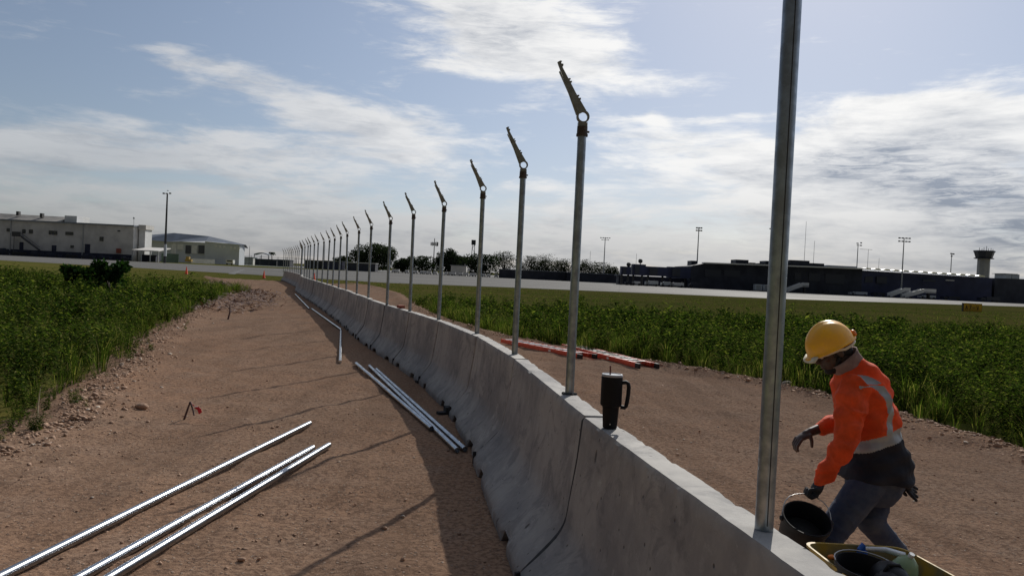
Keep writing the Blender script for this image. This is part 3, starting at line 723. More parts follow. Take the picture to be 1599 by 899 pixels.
# ------------------------------------------------------------------ stakes, cones
p = on(286, 655); zz = ground_z(p.x, p.y)
S = thing('survey_marker', (p.x, p.y, zz), 'bent dark stake with red tape standing in the middle of the dirt', 'survey marker')
top = at(297, 627, p.y); q2 = at(303, 648, p.y-.05)
mb = MB(); mb.tube([Vector((p.x, p.y, zz-.03)), p.lerp(top, .5)+Vector((.004, 0, zz*.5)), top], [.013, .012, .010], 8); part('stake', mb, M['wood'], S)
mb = MB(); mb.tube([top, q2+(top-q2)*.4+Vector((.006, 0, 0)), q2], [.010, .009, .009], 8); part('bent_tip', mb, M['wood'], S)
a_, b_, c_ = at(301, 632, p.y), at(306, 635, p.y-.02), at(313, 645, p.y-.04)
def ribbon(pts, w):
    mb = MB(); vs = []
    for i, (x, t) in enumerate(pts):
        vs += [x+t*w, x-t*w, x-t*w+Vector((0, .003, 0)), x+t*w+Vector((0, .003, 0))]
    fs = []
    for i in range(len(pts)-1):
        for k in range(4): fs.append((i*4+k, i*4+(k+1) % 4, i*4+4+(k+1) % 4, i*4+4+k))
    return mb.add(vs, fs)
mb = ribbon([(top, Vector((.3, 0, .9))), (a_, Vector((.2, 0, .9))), (b_, Vector((.5, 0, .8)))], .006); part('tape', mb, M['redtape'], S)
mb = ribbon([(b_, Vector((.8, .2, .5))), ((b_+c_)/2+Vector((.01, 0, .01)), Vector((.85, .3, .3))), (c_, Vector((.7, .3, .5)))], .022); part('tape_tail', mb, M['redtape'], S)
mb = ribbon([(b_+Vector((-.018, -.004, .006)), Vector((0, .2, 1))), (b_+Vector((.022, -.004, .006)), Vector((0, .2, 1)))], .006); part('tape_band', mb, M['whitetape'], S)
p = on(356, 499); top = at(359, 476, p.y)
mb = MB(); mb.tube([p, p.lerp(top, .5)+Vector((.03, 0, 0)), top], [.03, .025, .015], 6); mb.tube([p.lerp(top, .75), p.lerp(top, .75)+Vector((-.12, 0, .12))], .012, 5)
tag(mb.build('stake', M['wood'], loc=p), 'thin leaning wooden stake standing beside the brown brush heap', 'stake')
def cone(px, py, h, label, first=[None]):
    p = on(px, py)
    if first[0] is None:
        root = thing('traffic_cone', p, label, 'traffic cone', 'orange traffic cones along the taxiway')
        n = 14
        mb = MB(); mb.loft(revolve(p, [(.17, .03), (.155, .06), (.025, .90), (.018, .90)], n)); autosmooth(part('cone_body', mb, M['cone'], root))
        mb = MB(); mb.box(p+Vector((0, 0, .015)), (.44, .44, .03)); part('base', mb, M['black'], root)
        first[0] = root; return root
    o = copy_tree(first[0]); o.location = p; o['label'] = label; return o
cone(291, 428, .9, 'orange traffic cone left of the track beyond the weeds'); cone(412, 434.5, .9, 'orange traffic cone just left of the far end of the barrier'); cone(490.5, 438, .9, 'orange traffic cone behind the barrier, half hidden by it')

# ------------------------------------------------------------------ rubble & pebbles
rr = np.random.default_rng(5)
def ico():
    t = (1+5**.5)/2; v = np.array([(-1, t, 0), (1, t, 0), (-1, -t, 0), (1, -t, 0), (0, -1, t), (0, 1, t), (0, -1, -t), (0, 1, -t), (t, 0, -1), (t, 0, 1), (-t, 0, -1), (-t, 0, 1)])
    v = v/np.linalg.norm(v[0]); f = np.array([(0, 11, 5), (0, 5, 1), (0, 1, 7), (0, 7, 10), (0, 10, 11), (1, 5, 9), (5, 11, 4), (11, 10, 2), (10, 7, 6), (7, 1, 8), (3, 9, 4), (3, 4, 2), (3, 2, 6), (3, 6, 8), (3, 8, 9), (4, 9, 5), (2, 4, 11), (6, 2, 10), (8, 6, 7), (9, 8, 1)])
    return v, f
IV, IF = ico()
def rocks(name, pts, label):
    Vs, Fs, mi = [], [], []; o = 0
    for (x, y, s) in pts:
        v = IV*(1+rr.normal(0, .30, (12, 1))); v = v*np.array([1, rr.uniform(.6, 1), rr.uniform(.38, .75)])*s
        a = rr.uniform(0, 6.28); c, s_ = math.cos(a), math.sin(a); v = np.stack([v[:, 0]*c-v[:, 1]*s_, v[:, 0]*s_+v[:, 1]*c, v[:, 2]], 1)
        z = ground_z(x, y) if y < 86 else 0
        Vs.append(v+np.array([x, y, z+s*.02])); Fs.append(IF+o); o += 12; mi.append(np.full(20, 1 if rr.random() < .06 else 0))
    ob = np_mesh(name, np.concatenate(Vs), np.concatenate(Fs), [M['rock'], M['rockl']], np.concatenate(mi)); tag(ob, label, 'rubble', kind='stuff'); return ob
pts = []
for q in range(4200):
    y = 4.5+abs(rr.normal(0, 1))*9 if q % 3 else rr.uniform(5, 40); pts.append((interp(LE, y)+.22+rr.normal(0, .20)+(rr.random() < .10)*rr.uniform(0, .7), y, float(np.clip(rr.lognormal(-4.25, .5), .007, .050))))
rocks('rubble', pts, 'loose brown rubble along the edge of the left weeds')
pts = []
for q in range(2200):
    y = rr.uniform(5, 40) if q % 2 else rr.uniform(6, 19); pts.append((interp(RE, y)-.22+rr.normal(0, .20), y, float(np.clip(rr.lognormal(-3.9, .45), .009, .055))))
rocks('rubble', pts, 'loose brown rubble along the edge of the right weeds')
pts = []
for q in range(5200):
    y = 3.6+abs(rr.normal(0, 1))*7; x = rr.uniform(interp(LE, y)+.4, interp(RE, y)-.3)
    if wall_dist(x, y) < .42: continue
    pts.append((x, y, float(np.clip(rr.lognormal(-5.0, .5), .003, .028))))
ob = rocks('gravel', pts, 'small pebbles scattered over the dirt track'); ob['category'] = 'gravel'
for (px, py, s, lb) in ((221, 640, .10, 'lone brown rock on the dirt left of the survey marker'), (377, 874, .030, 'small dark stone near the bottom pipes'), (408, 803, .028, 'small dark stone between the pipes and the post shadow'), (1228, 604, .11, 'pale grey rock on the track edge right of the nearest post')):
    p = on(px, py); v = IV*(1+rr.normal(0, .12, (12, 1)))*s*np.array([1.2, .8, .6]); mb = MB(); mb.add([Vector(x)+p+Vector((0, 0, ground_z(p.x, p.y)+s*.3)) for x in v], [tuple(f) for f in IF])
    o = mb.build('rock', M['rockl' if s > .105 else 'rock'], loc=p)
    md = o.modifiers.new('s', 'SUBSURF'); md.levels = md.render_levels = 1
    tag(o, lb, 'rock')

# ------------------------------------------------------------------ weeds
def leaf_fan(rng_, n_leaf, h, spread, ll, lw):
    """one weed: stems with drooping pointed leaves; returns V,F quads (each leaf = 2 quads folded)"""
    Vs = []; Fs = []; o = 0
    ns = max(2, n_leaf//14)
    for s in range(ns):
        a = rng_.uniform(0, 6.28); lean = rng_.uniform(.1, .55)*spread
        tip = np.array([math.cos(a)*lean, math.sin(a)*lean, h*rng_.uniform(.65, 1.1)])
        k = n_leaf//ns
        for i in range(k):
            t = rng_.uniform(.18, 1)**.8; c = tip*np.array([t*t, t*t, t])
            an = rng_.uniform(0, 6.28); el_ = rng_.uniform(-.35, .75); L = ll*rng_.uniform(.6, 1.25)*(1.2-.5*t); w = lw*rng_.uniform(.7, 1.2)
            d = np.array([math.cos(an)*math.cos(el_), math.sin(an)*math.cos(el_), math.sin(el_)])
            sd = np.cross(d, [0, 0, 1]); sd /= np.linalg.norm(sd)+1e-9; roll = rng_.uniform(-.7, .7); up_ = np.cross(sd, d); sd = sd*math.cos(roll)+up_*math.sin(roll)
            dr = np.array([0, 0, -L*rng_.uniform(.1, .45)])
            v = [c, c+d*L*.45+sd*w-dr*0, c+d*L+dr, c+d*L*.45-sd*w]
            Vs.append(v); Fs.append([o, o+1, o+2, o+3]); o += 4
    return np.array(Vs).reshape(-1, 3), np.array(Fs)
def blades(rng_, n, h, spread, w):
    Vs = []; Fs = []; o = 0
    for i in range(n):
        a = rng_.uniform(0, 6.28); r = rng_.uniform(0, spread*.25); b = np.array([math.cos(a)*r, math.sin(a)*r, 0]); hh = h*rng_.uniform(.5, 1.1)
        out_ = np.array([math.cos(a), math.sin(a), 0])*spread*rng_.uniform(.3, 1.1); sd = np.array([-math.sin(a), math.cos(a), 0])*w
        m1 = b+out_*.35+np.array([0, 0, hh*.62]); tp = b+out_+np.array([0, 0, hh*rng_.uniform(.7, 1)])
        Vs += [b-sd, b+sd, m1+sd*.9, m1-sd*.9, m1-sd*.9, m1+sd*.9, tp+sd*.1, tp-sd*.1]; Fs += [[o, o+1, o+2, o+3], [o+4, o+5, o+6, o+7]]; o += 8
    return np.array(Vs), np.array(Fs)
def stamp(variants, pos, scale, rot, zs=None):
    """merge copies"""
    Vs, Fs, o = [], [], 0
    which = rr.integers(0, len(variants), len(pos))
    for k, (V_, F_) in enumerate(variants):
        m_ = which == k
        if not m_.any(): continue
        P_, S_, A_ = pos[m_], scale[m_], rot[m_]
        c, s = np.cos(A_)[:, None], np.sin(A_)[:, None]
        x = V_[None, :, 0]*c-V_[None, :, 1]*s; y = V_[None, :, 0]*s+V_[None, :, 1]*c; z = np.broadcast_to(V_[None, :, 2], x.shape)
        if zs is not None: z = z*zs[m_][:, None]
        W_ = np.stack([x, y, z], -1)*S_[:, None, None]+P_[:, None, :]
        n_, nv = W_.shape[0], W_.shape[1]
        Fk = F_[None]+(np.arange(n_)*nv)[:, None, None]+o; o += n_*nv
        Vs.append(W_.reshape(-1, 3)); Fs.append(Fk.reshape(-1, F_.shape[1]))
    return np.concatenate(Vs), np.concatenate(Fs)
def lowfreq(x, y, sc, seed):
    r_ = np.random.default_rng(seed); z = 0
    for q in range(7):
        th = r_.uniform(0, 6.28); k = r_.uniform(.6, 1.6)/sc; z = z+np.sin((x*np.cos(th)+y*np.sin(th))*k*6.28+r_.uniform(0, 6.28))
    return z/3.5
near_v = [leaf_fan(np.random.default_rng(20+k), 260, 1.0, .65, .105, .015) for k in range(7)]
mid_v = [leaf_fan(np.random.default_rng(40+k), 130, 1.0, .7, .15, .023) for k in range(6)]
far_v = [leaf_fan(np.random.default_rng(60+k), 64, 1.0, .8, .22, .045) for k in range(6)]
def field(name, inside, dens_, ymin, ymax, xlo, xhi, variants, hfun, label, mt, seed, cat='weeds'):
    r_ = np.random.default_rng(seed); N = int((ymax-ymin)*(xhi-xlo)*dens_); x = r_.uniform(xlo, xhi, N); y = r_.uniform(ymin, ymax, N)
    k = inside(x, y); x, y = x[k], y[k]; n_ = len(x)
    h = hfun(x, y)*r_.uniform(.72, 1.25, n_)
    return np.stack([x, y, np.full(n_, GZ-.02)], 1), h, r_.uniform(0, 6.28, n_)
def lef(y): return np.interp(y, [a for a, _ in LE], [b for _, b in LE])
def ref(y): return np.interp(y, [a for a, _ in RE], [b for _, b in RE])
def left_in(x, y):
    back = np.interp(x, [-60, -40, -25, -18, -14], [66, 60, 50, 47, 44]); return (x < lef(y)+.18+.36*lowfreq(x, y, 1.4, 4)+.3*lowfreq(x, y, .5, 14)) & (x > -.74*y-3.5) & (y < back) & ((x > -.70*y-1.0) | (y < 40))
def right_in(x, y):
    back = 39+lowfreq(x, y, 9, 8)*2.2+np.clip((5-x)*.5, 0, 5); return (x > ref(y)+.10+.38*lowfreq(x, y, 1.2, 5)+.25*lowfreq(x, y, .5, 15)) & (x < .74*y+3.5) & (y < back)
def hl(x, y): return np.clip(.66+.26*lowfreq(x, y, 3.0, 1)+.20*lowfreq(x, y, 1.0, 2), .20, 1.35)*np.clip(1.1-y/160, .7, 1)*np.clip((lef(y)-x)*.9+.45, .42, 1)
def hr(x, y): return np.clip(.74+.20*lowfreq(x, y, 3.0, 3)+.20*lowfreq(x, y, 1.1, 6), .22, 1.3)*np.clip((x-ref(y))*.9+.45, .42, 1)*np.clip(1.15-y/90, .6, 1)
tall_v = [leaf_fan(np.random.default_rng(300+k), 70, 1.0, .32, .13, .020) for k in range(6)]
def grow(inside, hf, bands, xlo, xhi, label, seed):
    Vs, Fs, o = [], [], 0
    for (y0, y1, d_, var) in bands:
        P_, h, r_ = field('w', inside, d_, y0, y1, max(xlo, -.75*y1-4), min(xhi, .75*y1+4), var, hf, label, None, seed+int(y0))
        V_, F_ = stamp(var, P_, h, r_); Vs.append(V_); Fs.append(F_+o); o += len(V_)
    P_, h, r_ = field('w', inside, .55, 6, 46, max(xlo, -38), min(xhi, 38), tall_v, lambda x, y: hf(x, y)*1.25+.12, label, None, seed+999)
    V_, F_ = stamp(tall_v, P_, h, r_); Vs.append(V_); Fs.append(F_+o); o += len(V_)
    ob = np_mesh('weeds', np.concatenate(Vs), np.concatenate(Fs), [M['weed']]); return tag(ob, label, 'weeds', kind='stuff')
grow(left_in, hl, ((3.5, 12, 11, near_v), (12, 24, 7.5, mid_v), (24, 68, 4.0, far_v)), -52, -4, 'dense green weeds filling the field left of the track', 100)
grow(right_in, hr, ((5, 14, 10, near_v), (14, 24, 7.5, mid_v), (24, 48, 4.8, far_v)), -8, 34, 'dense green weeds filling the field right of the track', 200)
# dark soil litter under the weeds comes from their own shade; taller grass tufts along the edges
bl = [blades(np.random.default_rng(80+k), 34, 1.0, .55, .0065) for k in range(6)]
P_ = []; h = []
for q in range(110):
    y = rr.uniform(5.5, 30); P_.append((interp(LE, y)-rr.uniform(.1, 1.3), y, GZ)); h.append(rr.uniform(.35, .8))
for q in range(520):
    y = rr.uniform(6, 36); P_.append((interp(RE, y)+rr.uniform(-.05, 1.6), y, GZ)); h.append(rr.uniform(.35, .75))
for q in range(260):
    y = rr.uniform(36, 46); P_.append((rr.uniform(-19, -13.8)+(36-y)*.2, y, GZ)); h.append(rr.uniform(.6, .95))
V_, F_ = stamp(bl, np.array(P_), np.array(h), rr.uniform(0, 6.28, len(P_)))
_V, _F = V_, F_
N_ = 5200; y_ = rr.uniform(40, 96, N_)**1.0; x_ = rr.uniform(-.72, .74, N_)*y_; k_ = (x_ > ref(y_)+.3) | ((x_ < lef(y_)-.3) & (y_ > 46)); P_ = np.stack([x_[k_], y_[k_], np.full(k_.sum(), GZ)], 1)
bl2 = [blades(np.random.default_rng(90+k), 16, 1.0, 1.3, .035) for k in range(5)]
V_, F_ = stamp(bl2, P_, rr.uniform(.06, .20, len(P_)), rr.uniform(0, 6.28, len(P_))); V_ = np.concatenate([_V, V_]); F_ = np.concatenate([_F, F_+len(_V)])
tag(np_mesh('grass', V_, F_, [M['blade']]), 'long grass blades growing at the edges of both weed fields', 'grass', kind='stuff')
# pale stalk and two taller bushes in the left weeds
p = on(57, 660); mb = MB(); t0 = at(58, 660, p.y); t1 = at(63, 606, p.y)
mb.tube([t0, t0.lerp(t1, .5)+Vector((-.01, 0, 0)), t1], [.010, .008, .004], 6); mb.tube([t1, t1+Vector((.03, 0, .04))], [.004, .002], 5); tag(mb.build('plant_stalk', M['straw'], loc=t0), 'pale bare stalk standing at the lower left weed edge', 'plant')
def bush(px, py_base, py_top, w_px, Y, label):
    b_ = at(px, py_base, Y); hgt = (py_base-py_top)/FPX*Y; rad = w_px/2/FPX*Y
    root = thing('bush', (b_.x, b_.y, GZ), label, 'bush', 'dark broad-leaved bushes in the left field')
    r_ = np.random.default_rng(int(px)); Vs = []; Fs = []; o = 0; htop = b_.z+hgt
    lobes = [(r_.uniform(-.95, .95)*rad, r_.uniform(-.6, .6)*rad, htop*r_.uniform(.5, .95), rad*r_.uniform(.14, .34)) for _ in range(13)]+[(0, 0, htop*.5, rad*.7)]
    for q in range(900):
        lx, ly, lz, lr = lobes[r_.integers(len(lobes))]; d = r_.normal(size=3); d /= np.linalg.norm(d); c = np.array([lx, ly, lz])+d*lr*r_.uniform(.5, 1)*np.array([1, 1, .62])
        L, w = r_.uniform(.16, .30), r_.uniform(.06, .10); d2 = d+r_.normal(0, .5, 3); d2[2] -= .3; d2 /= np.linalg.norm(d2); sd = np.cross(d2, r_.normal(size=3)); sd /= np.linalg.norm(sd)
        Vs += [c, c+d2*L*.5+sd*w, c+d2*L, c+d2*L*.5-sd*w]; Fs.append([o, o+1, o+2, o+3]); o += 4
    ob = np_mesh('foliage', np.array(Vs), np.array(Fs), [M['bush']]); ob.parent = root
    mb = MB()
    for k in range(5):
        lx, ly, lz, lr = lobes[k]; mb.tube([b_*0+Vector((0, 0, 0)), Vector((lx*.5, ly*.5, lz*.6)), Vector((lx, ly, lz))], [.04, .03, .012], 6)
    mb.build('stem', M['bark'], root, local=True)
bush(122, 432, 413, 52, 34, 'dark broad-leaved bush rising above the left weeds, the left one of two')
bush(176, 430, 409, 50, 35, 'dark broad-leaved bush rising above the left weeds, the right one of two')
# heap of cut dry brush between weeds and track
r_ = np.random.default_rng(9); Vs = []; Fs = []; o = 0; bc = on(368, 462)
for q in range(2600):
    t = r_.uniform(0, 1); y = 27+t*34; x = interp(LE, y)+.4+r_.normal(0, .8)+1.0*math.sin(t*3.14); zt = .03+abs(r_.normal(0, .12))*math.exp(-((x-interp(LE, y)-.7)/1.1)**2)
    a = r_.uniform(0, 6.28); L = r_.uniform(.1, .4); d = np.array([math.cos(a), math.sin(a), r_.uniform(-.3, .5)])*L; sd = np.array([-math.sin(a), math.cos(a), r_.uniform(-.5, .5)])*r_.uniform(.01, .04); c = np.array([x, y, zt])
    Vs += [c-sd, c+d*.5-sd*1.3, c+d+sd*.3, c+sd]; Fs.append([o, o+1, o+2, o+3]); o += 4
tag(np_mesh('dry_brush', np.array(Vs), np.array(Fs), [M['brush']]), 'purplish brown heap of cut dry brush beside the left weeds', 'dry brush', kind='stuff')

# ------------------------------------------------------------------ far trees
def tree(px, py_top, w_px, Y, label, mt='tree1', dens_=1.0, py_base=None, loose=0.0, group='trees behind the far apron'):
    base_ = at(px, 389+.0475*px, Y); base_.z = GZ; hz = 389+.0475*px
    hgt = (hz-py_top)/FPX*Y+EYE; rad = w_px/2/FPX*Y
    root = thing('tree', base_, label, 'tree', group); r_ = np.random.default_rng(int(px*7+Y))
    N = int(3400*dens_*max(1, rad*hgt/60)); lob = []
    for k in range(16):
        lob.append((r_.uniform(-.78, .78)*rad, r_.uniform(-.5, .5)*rad, hgt*r_.uniform(.34, .80), rad*r_.uniform(.22, .42)))
    lob.append((0, 0, hgt*.80, rad*.34)); lob.append((0, 0, hgt*.5, rad*.75)); lob.append((-.3*rad, 0, hgt*.3, rad*.6)); lob.append((.35*rad, 0, hgt*.28, rad*.6))
    lob = np.array(lob); k = r_.choice(len(lob), N, p=(lob[:, 3]**2)/(lob[:, 3]**2).sum()); l = lob[k]
    d = r_.normal(size=(N, 3)); d /= np.linalg.norm(d, axis=1)[:, None]
    c = l[:, :3]+d*(l[:, 3:4]*r_.uniform(.45, 1.0+loose, (N, 1)))*np.array([1, 1, min(1.0, hgt*.25/(rad*.35))])
    c[:, 2] = np.minimum(c[:, 2], hgt*r_.uniform(.93, 1.0, N)); c[:, 2] = np.maximum(c[:, 2], hgt*r_.uniform(.04, .2, N))
    s = r_.uniform(.25, .6, (N, 1))*(.8 if loose == 0 else .6)
    d1 = r_.normal(size=(N, 3)); d1 /= np.linalg.norm(d1, axis=1)[:, None]; d2 = np.cross(d1, r_.normal(size=(N, 3))); d2 /= np.linalg.norm(d2, axis=1)[:, None]
    V_ = np.stack([c-d1*s, c-d2*s*.6, c+d1*s, c+d2*s*.6], 1).reshape(-1, 3); F_ = np.arange(4*N).reshape(N, 4)
    ob = np_mesh('crown', V_, F_, [M[mt]]); ob.parent = root
    mb = MB(); mb.tube([(0, 0, 0), (rad*.04, 0, hgt*.3), (0, 0, hgt*.6)], [hgt*.035, hgt*.026, hgt*.012], 7)
    for q in range(6):
        x, y, z, _ = lob[q]; mb.tube([(0, 0, hgt*.22), (x*.5, y*.5, z*.75), (x, y, z)], [hgt*.018, hgt*.012, hgt*.005], 5)
    mb.build('trunk', M['bark'], root, local=True)
    return root
TR = [(583, 379, 74, 330, 'broad dark tree, largest of the far trees, behind the sixth and seventh posts', 'tree1', 1.5, 0), (534, 399, 30, 335, 'low dark tree at the left foot of the broad dark tree', 'tree1', 1, 0),
      (629, 402, 30, 350, 'small rounded dark tree just right of the broad dark tree', 'tree1', 1, 0), (659, 399, 44, 345, 'flat topped dark tree behind the white carts near the fifth post', 'tree1', 1, 0),
      (700, 386, 40, 340, 'tall dark tree just right of the fifth post and the cell mast', 'tree1', 1.3, 0), (718, 396, 22, 345, 'narrow dark tree between the fifth post and lattice mast', 'tree1', .9, 0),
      (752, 396, 46, 335, 'dense dark tree around the foot of the lattice mast at the fourth post', 'tree1', 1.2, 0), (787, 391, 34, 360, 'thin topped greyish tree between the fourth and third posts', 'tree2', .7, .45),
      (828, 399, 40, 350, 'greyish tree just right of the third post', 'tree2', 1, .25), (855, 396, 34, 355, 'loose grey-green tree midway between third and second posts', 'tree2', .8, .4),
      (880, 402, 30, 350, 'low grey-green tree directly left of the second post', 'tree2', .9, .25), (913, 404, 30, 345, 'ragged dark tree directly right of the second post', 'tree2', .9, .35), (938, 409, 34, 350, 'low bushy tree under the tall floodlight mast left of the terminal', 'tree2', .9, .3), (958, 415, 22, 350, 'lowest rightmost tree beside the terminal pier', 'tree2', .7, .3)]
for t in TR: tree(t[0], t[1], t[2]*(1.0 if t[2] > 60 else 1.25), t[3], t[4], t[5], t[6], loose=t[7])
# small palm by the arch
b_ = at(424, 409, 420); b_.z = GZ; root = thing('palm_tree', b_, 'tiny palm tree far away beside the arched roof', 'palm tree'); mb = MB(); mb.tube([(0, 0, 0), (.2, 0, 3), (0, 0, 6.0)], [.35, .25, .2], 6); mb.build('trunk', M['bark'], root, local=True)
mb = MB()
for q in range(16):
    a = q*.393; d = Vector((math.cos(a), math.sin(a), 0)); s = Vector((-d.y, d.x, 0)); e = .8 if q % 2 else .1
    mb.add([Vector((0, 0, 6))-s*.1, d*1.4+Vector((0, 0, 6.6+e))-s*.55, d*2.6+Vector((0, 0, 5.4+e)), d*1.4+Vector((0, 0, 6.6+e))+s*.55], [(0, 1, 2, 3)])
mb.build('crown', M['tree1'], root, local=True)

# ------------------------------------------------------------------ far buildings
def S(Y): return Y/FPX
def hzn(px): return 389+.0475*px
def boxpx(mb, px0, px1, pyt, pyb, Y, depth, ground=False, dz=0):
    """box whose front spans those pixels at distance Y (true size from distance)"""
    pm = (px0+px1)/2
    a = at(px0, hzn(px0), Y); b = at(px1, hzn(px1), Y); zt = EYE+(hzn(pm)-pyt)*S(Y); zb = GZ if ground else EYE+(hzn(pm)-pyb)*S(Y)
    mb.box(((a.x+b.x)/2, Y+depth/2, (zt+zb)/2+dz), (b.x-a.x, depth, zt-zb)); return (a.x, b.x, zb, zt)
def zpx(px, py, Y): return EYE+(hzn(px)-py)*S(Y)
# white warehouse on the left
YB = 262
x1 = at(207, 400, YB).x; x0 = at(-60, 390, YB).x; zt = zpx(207, 354, YB)
root = thing('warehouse', ((x0+x1)/2, YB, GZ), 'long off-white two storey warehouse with small windows at the far left', 'building')
mb = MB(); mb.box(((x0+x1)/2, YB+4, (zt+GZ)/2), (x1-x0, 8, zt-GZ)); W_ = part('wall', mb, M['wallw'], root)
mb = MB(); mb.box(((x0+x1)/2, YB-.12, .9), (x1-x0, .2, 2.4)); part('skirting', mb, M['navyw'], root)
mb = MB(); mb.box(((x0+x1)/2, YB+4, zt+.25), (x1-x0+.6, 9, .5)); part('roof_edge', mb, M['roofg'], root)
xa = at(-60, 390, YB).x; xb = at(99, 394, YB+6).x; zr = zpx(60, 335, YB)
mb = MB(); mb.add([(xa, YB+3, zt+.5), (xb, YB+3, zt+.5), (xb, YB+9, zr), (xa, YB+9, zr+.2), (xa, YB+20, zt+.5), (xb, YB+20, zt+.5)], [(0, 1, 2, 3), (3, 2, 5, 4), (1, 5, 2), (0, 3, 4)]); part('upper_roof', mb, M['roofold'], root)
mb = MB(); boxpx(mb, 99, 118, 337, 348, YB+5, 8); part('roof_parapet', mb, M['whitew'], root)
for (px, py, w, h_) in ((25, 329.5, 5, 3.5), (62, 332.5, 5, 4), (117, 343, 8, 6), (100, 336, 3, 10)):
    mb = MB(); boxpx(mb, px-w/2+.5, px+w/2-.5, py+.5, py+7, YB+6, 1.2); part('roof_vent', mb, M['pole'], root)
for (px, py, w, h_) in ((12, 359, 6, 5), (36, 361, 5, 6), (47, 361.5, 6, 6), (78, 363, 6, 6), (85, 363.5, 6, 6), (107, 364.5, 12, 5), (157.5, 373, 6, 6.5), (112, 385, 5, 4), (184, 360.5, 4, 2)):
    mb = MB(); boxpx(mb, px-w/2, px+w/2, py-h_/2, py+h_/2, YB-.18, .25); f = part('window_frame', mb, M['pole'], root)
    mb = MB(); boxpx(mb, px-w/2+.6, px+w/2-.6, py-h_/2+.6, py+h_/2-.6, YB-.24, .1); mb.build('pane', M['window'], f)
for (px, pyt, w) in ((84, 383, 7), (33, 378, 6), (136, 381, 8)):
    mb = MB(); boxpx(mb, px-w/2, px+w/2, pyt, 0, YB-.16, .2, True); part('door', mb, M['navyw'], root)
mb = MB(); boxpx(mb, 181, 187, 388, 395, YB-.9, .9); part('meter_box', mb, M['brick'], root)
mb = MB(); mb.box((at(129, 395, YB).x, YB-.15, zt*.5), (.35, .3, zt)); mb.box((at(16, 390, YB).x, YB-.15, zt*.5), (.25, .3, zt)); part('downpipe', mb, M['polew'], root)
# external stair
a = at(33, 369, YB-1.2); b = at(62, 386, YB-1.2); mb = MB(); mb.cyl(a, Vector((b.x, b.y, 2.2)), .35, n=4)
mb.cyl(a+Vector((0, 0, 1)), Vector((b.x, b.y, 3.2)), .08, n=4); mb.box(a+Vector((-1.2, 0, 0)), (3, 1.6, .25)); mb.box(a+Vector((-1.2, -.8, .8)), (3, .06, 1.4)); mb.cyl((a.x-2.4, a.y, 0), (a.x-2.4, a.y, a.z), .12, n=4); part('outside_stair', mb, M['pole'], root)
mb = MB(); mb.cyl(at(209, 352, YB+2), at(209, 340, YB+2), .07, n=5); mb.sph(at(209, 340.5, YB+2), .35, 6, 5); part('roof_mast', mb, M['polew'], root)
for px in (217, 221): 
    mb = MB(); boxpx(mb, px-1, px+1, 353.5, 357, YB+8, .6); part('roof_lamp', mb, M['pole'], root)
# end wing
root = thing('storage_wing', (x1+2.6, YB+10, GZ), 'short cream wing at the right end of the off-white warehouse', 'building')
mb = MB(); zt2 = zpx(215, 356, YB+4); mb.box((x1+1.5, YB+5.5, zt2/2), (2.2, 5, zt2)); part('wall', mb, M['whitew'], root); mb = MB(); mb.box((x1+1.7, YB+5.5, zt2+.3), (2.6, 6, 1.5)); part('fascia', mb, M['wallw'], root)
# canopy
root = thing('loading_canopy', (at(228, 400, YB).x, YB-3, GZ), 'low loading canopy with sloping pale roof beside the warehouse', 'canopy')
xa, xb = at(208, 390, YB-4).x, at(250, 390, YB-4).x; za, zb = zpx(215, 385, YB), zpx(240, 391.5, YB)
mb = MB(); mb.add([(xa, YB-5, zb), (xb, YB-5, zb), (xb, YB+4, za), (xa+1, YB+4, za), (xa, YB-5, zb-.3), (xb, YB-5, zb-.3), (xb, YB+4, za-.3), (xa+1, YB+4, za-.3)], [(0, 1, 2, 3), (7, 6, 5, 4), (0, 4, 5, 1), (1, 5, 6, 2), (2, 6, 7, 3), (3, 7, 4, 0)]); part('roof', mb, M['wallw'], root)
for f in (.02, .35, .68, .98):
    mb = MB(); x = xa+(xb-xa)*f; mb.box((x, YB-4.8, (zb+GZ)/2), (.3, .3, zb-GZ-.3)); part('support', mb, M['polew'], root)
mb = MB(); mb.box(((xa+xb)/2-1, YB+1, 1.2), (xb-xa-4, 3, 2.4)); part('stored_crates', mb, M['navyw'], root)
# ground equipment along the warehouse base
random.seed(4)
GE = 'parked ground equipment along the warehouse'
eq = []
for i, (px, w, h_, mt_) in enumerate(((8, 15, 9, 'darkw'), (30, 18, 6, 'black'), (58, 16, 7, 'darkw'), (84, 20, 5, 'navyw'), (112, 14, 5, 'black'), (138, 17, 6, 'darkw'), (165, 16, 5, 'navyw'), (196, 12, 5, 'darkw'))):
    Yq = YB-4; a = at(px, 400, Yq); h_ = h_*S(Yq)*1.1; w = w*S(Yq)
    root = thing('service_vehicle', (a.x, Yq, GZ), f'dark low service vehicle parked at the warehouse foot, {ORD[i]} from the left edge', 'service vehicle', GE)
    mb = MB(); mb.box((a.x, Yq, h_*.38+.3), (w, 2, h_*.5)); part('chassis', mb, M[mt_], root); mb = MB(); mb.box((a.x-w*.28, Yq, h_*.68+.3), (w*.3, 1.8, h_*.5)); part('cab', mb, M['glassw'], root)
    for f in (-.35, .35):
        mb = MB(); mb.cyl((a.x+w*f, Yq-1.05, .42+GZ), (a.x+w*f, Yq-.75, .42+GZ), .42, n=10); part('wheel', mb, M['black'], root)
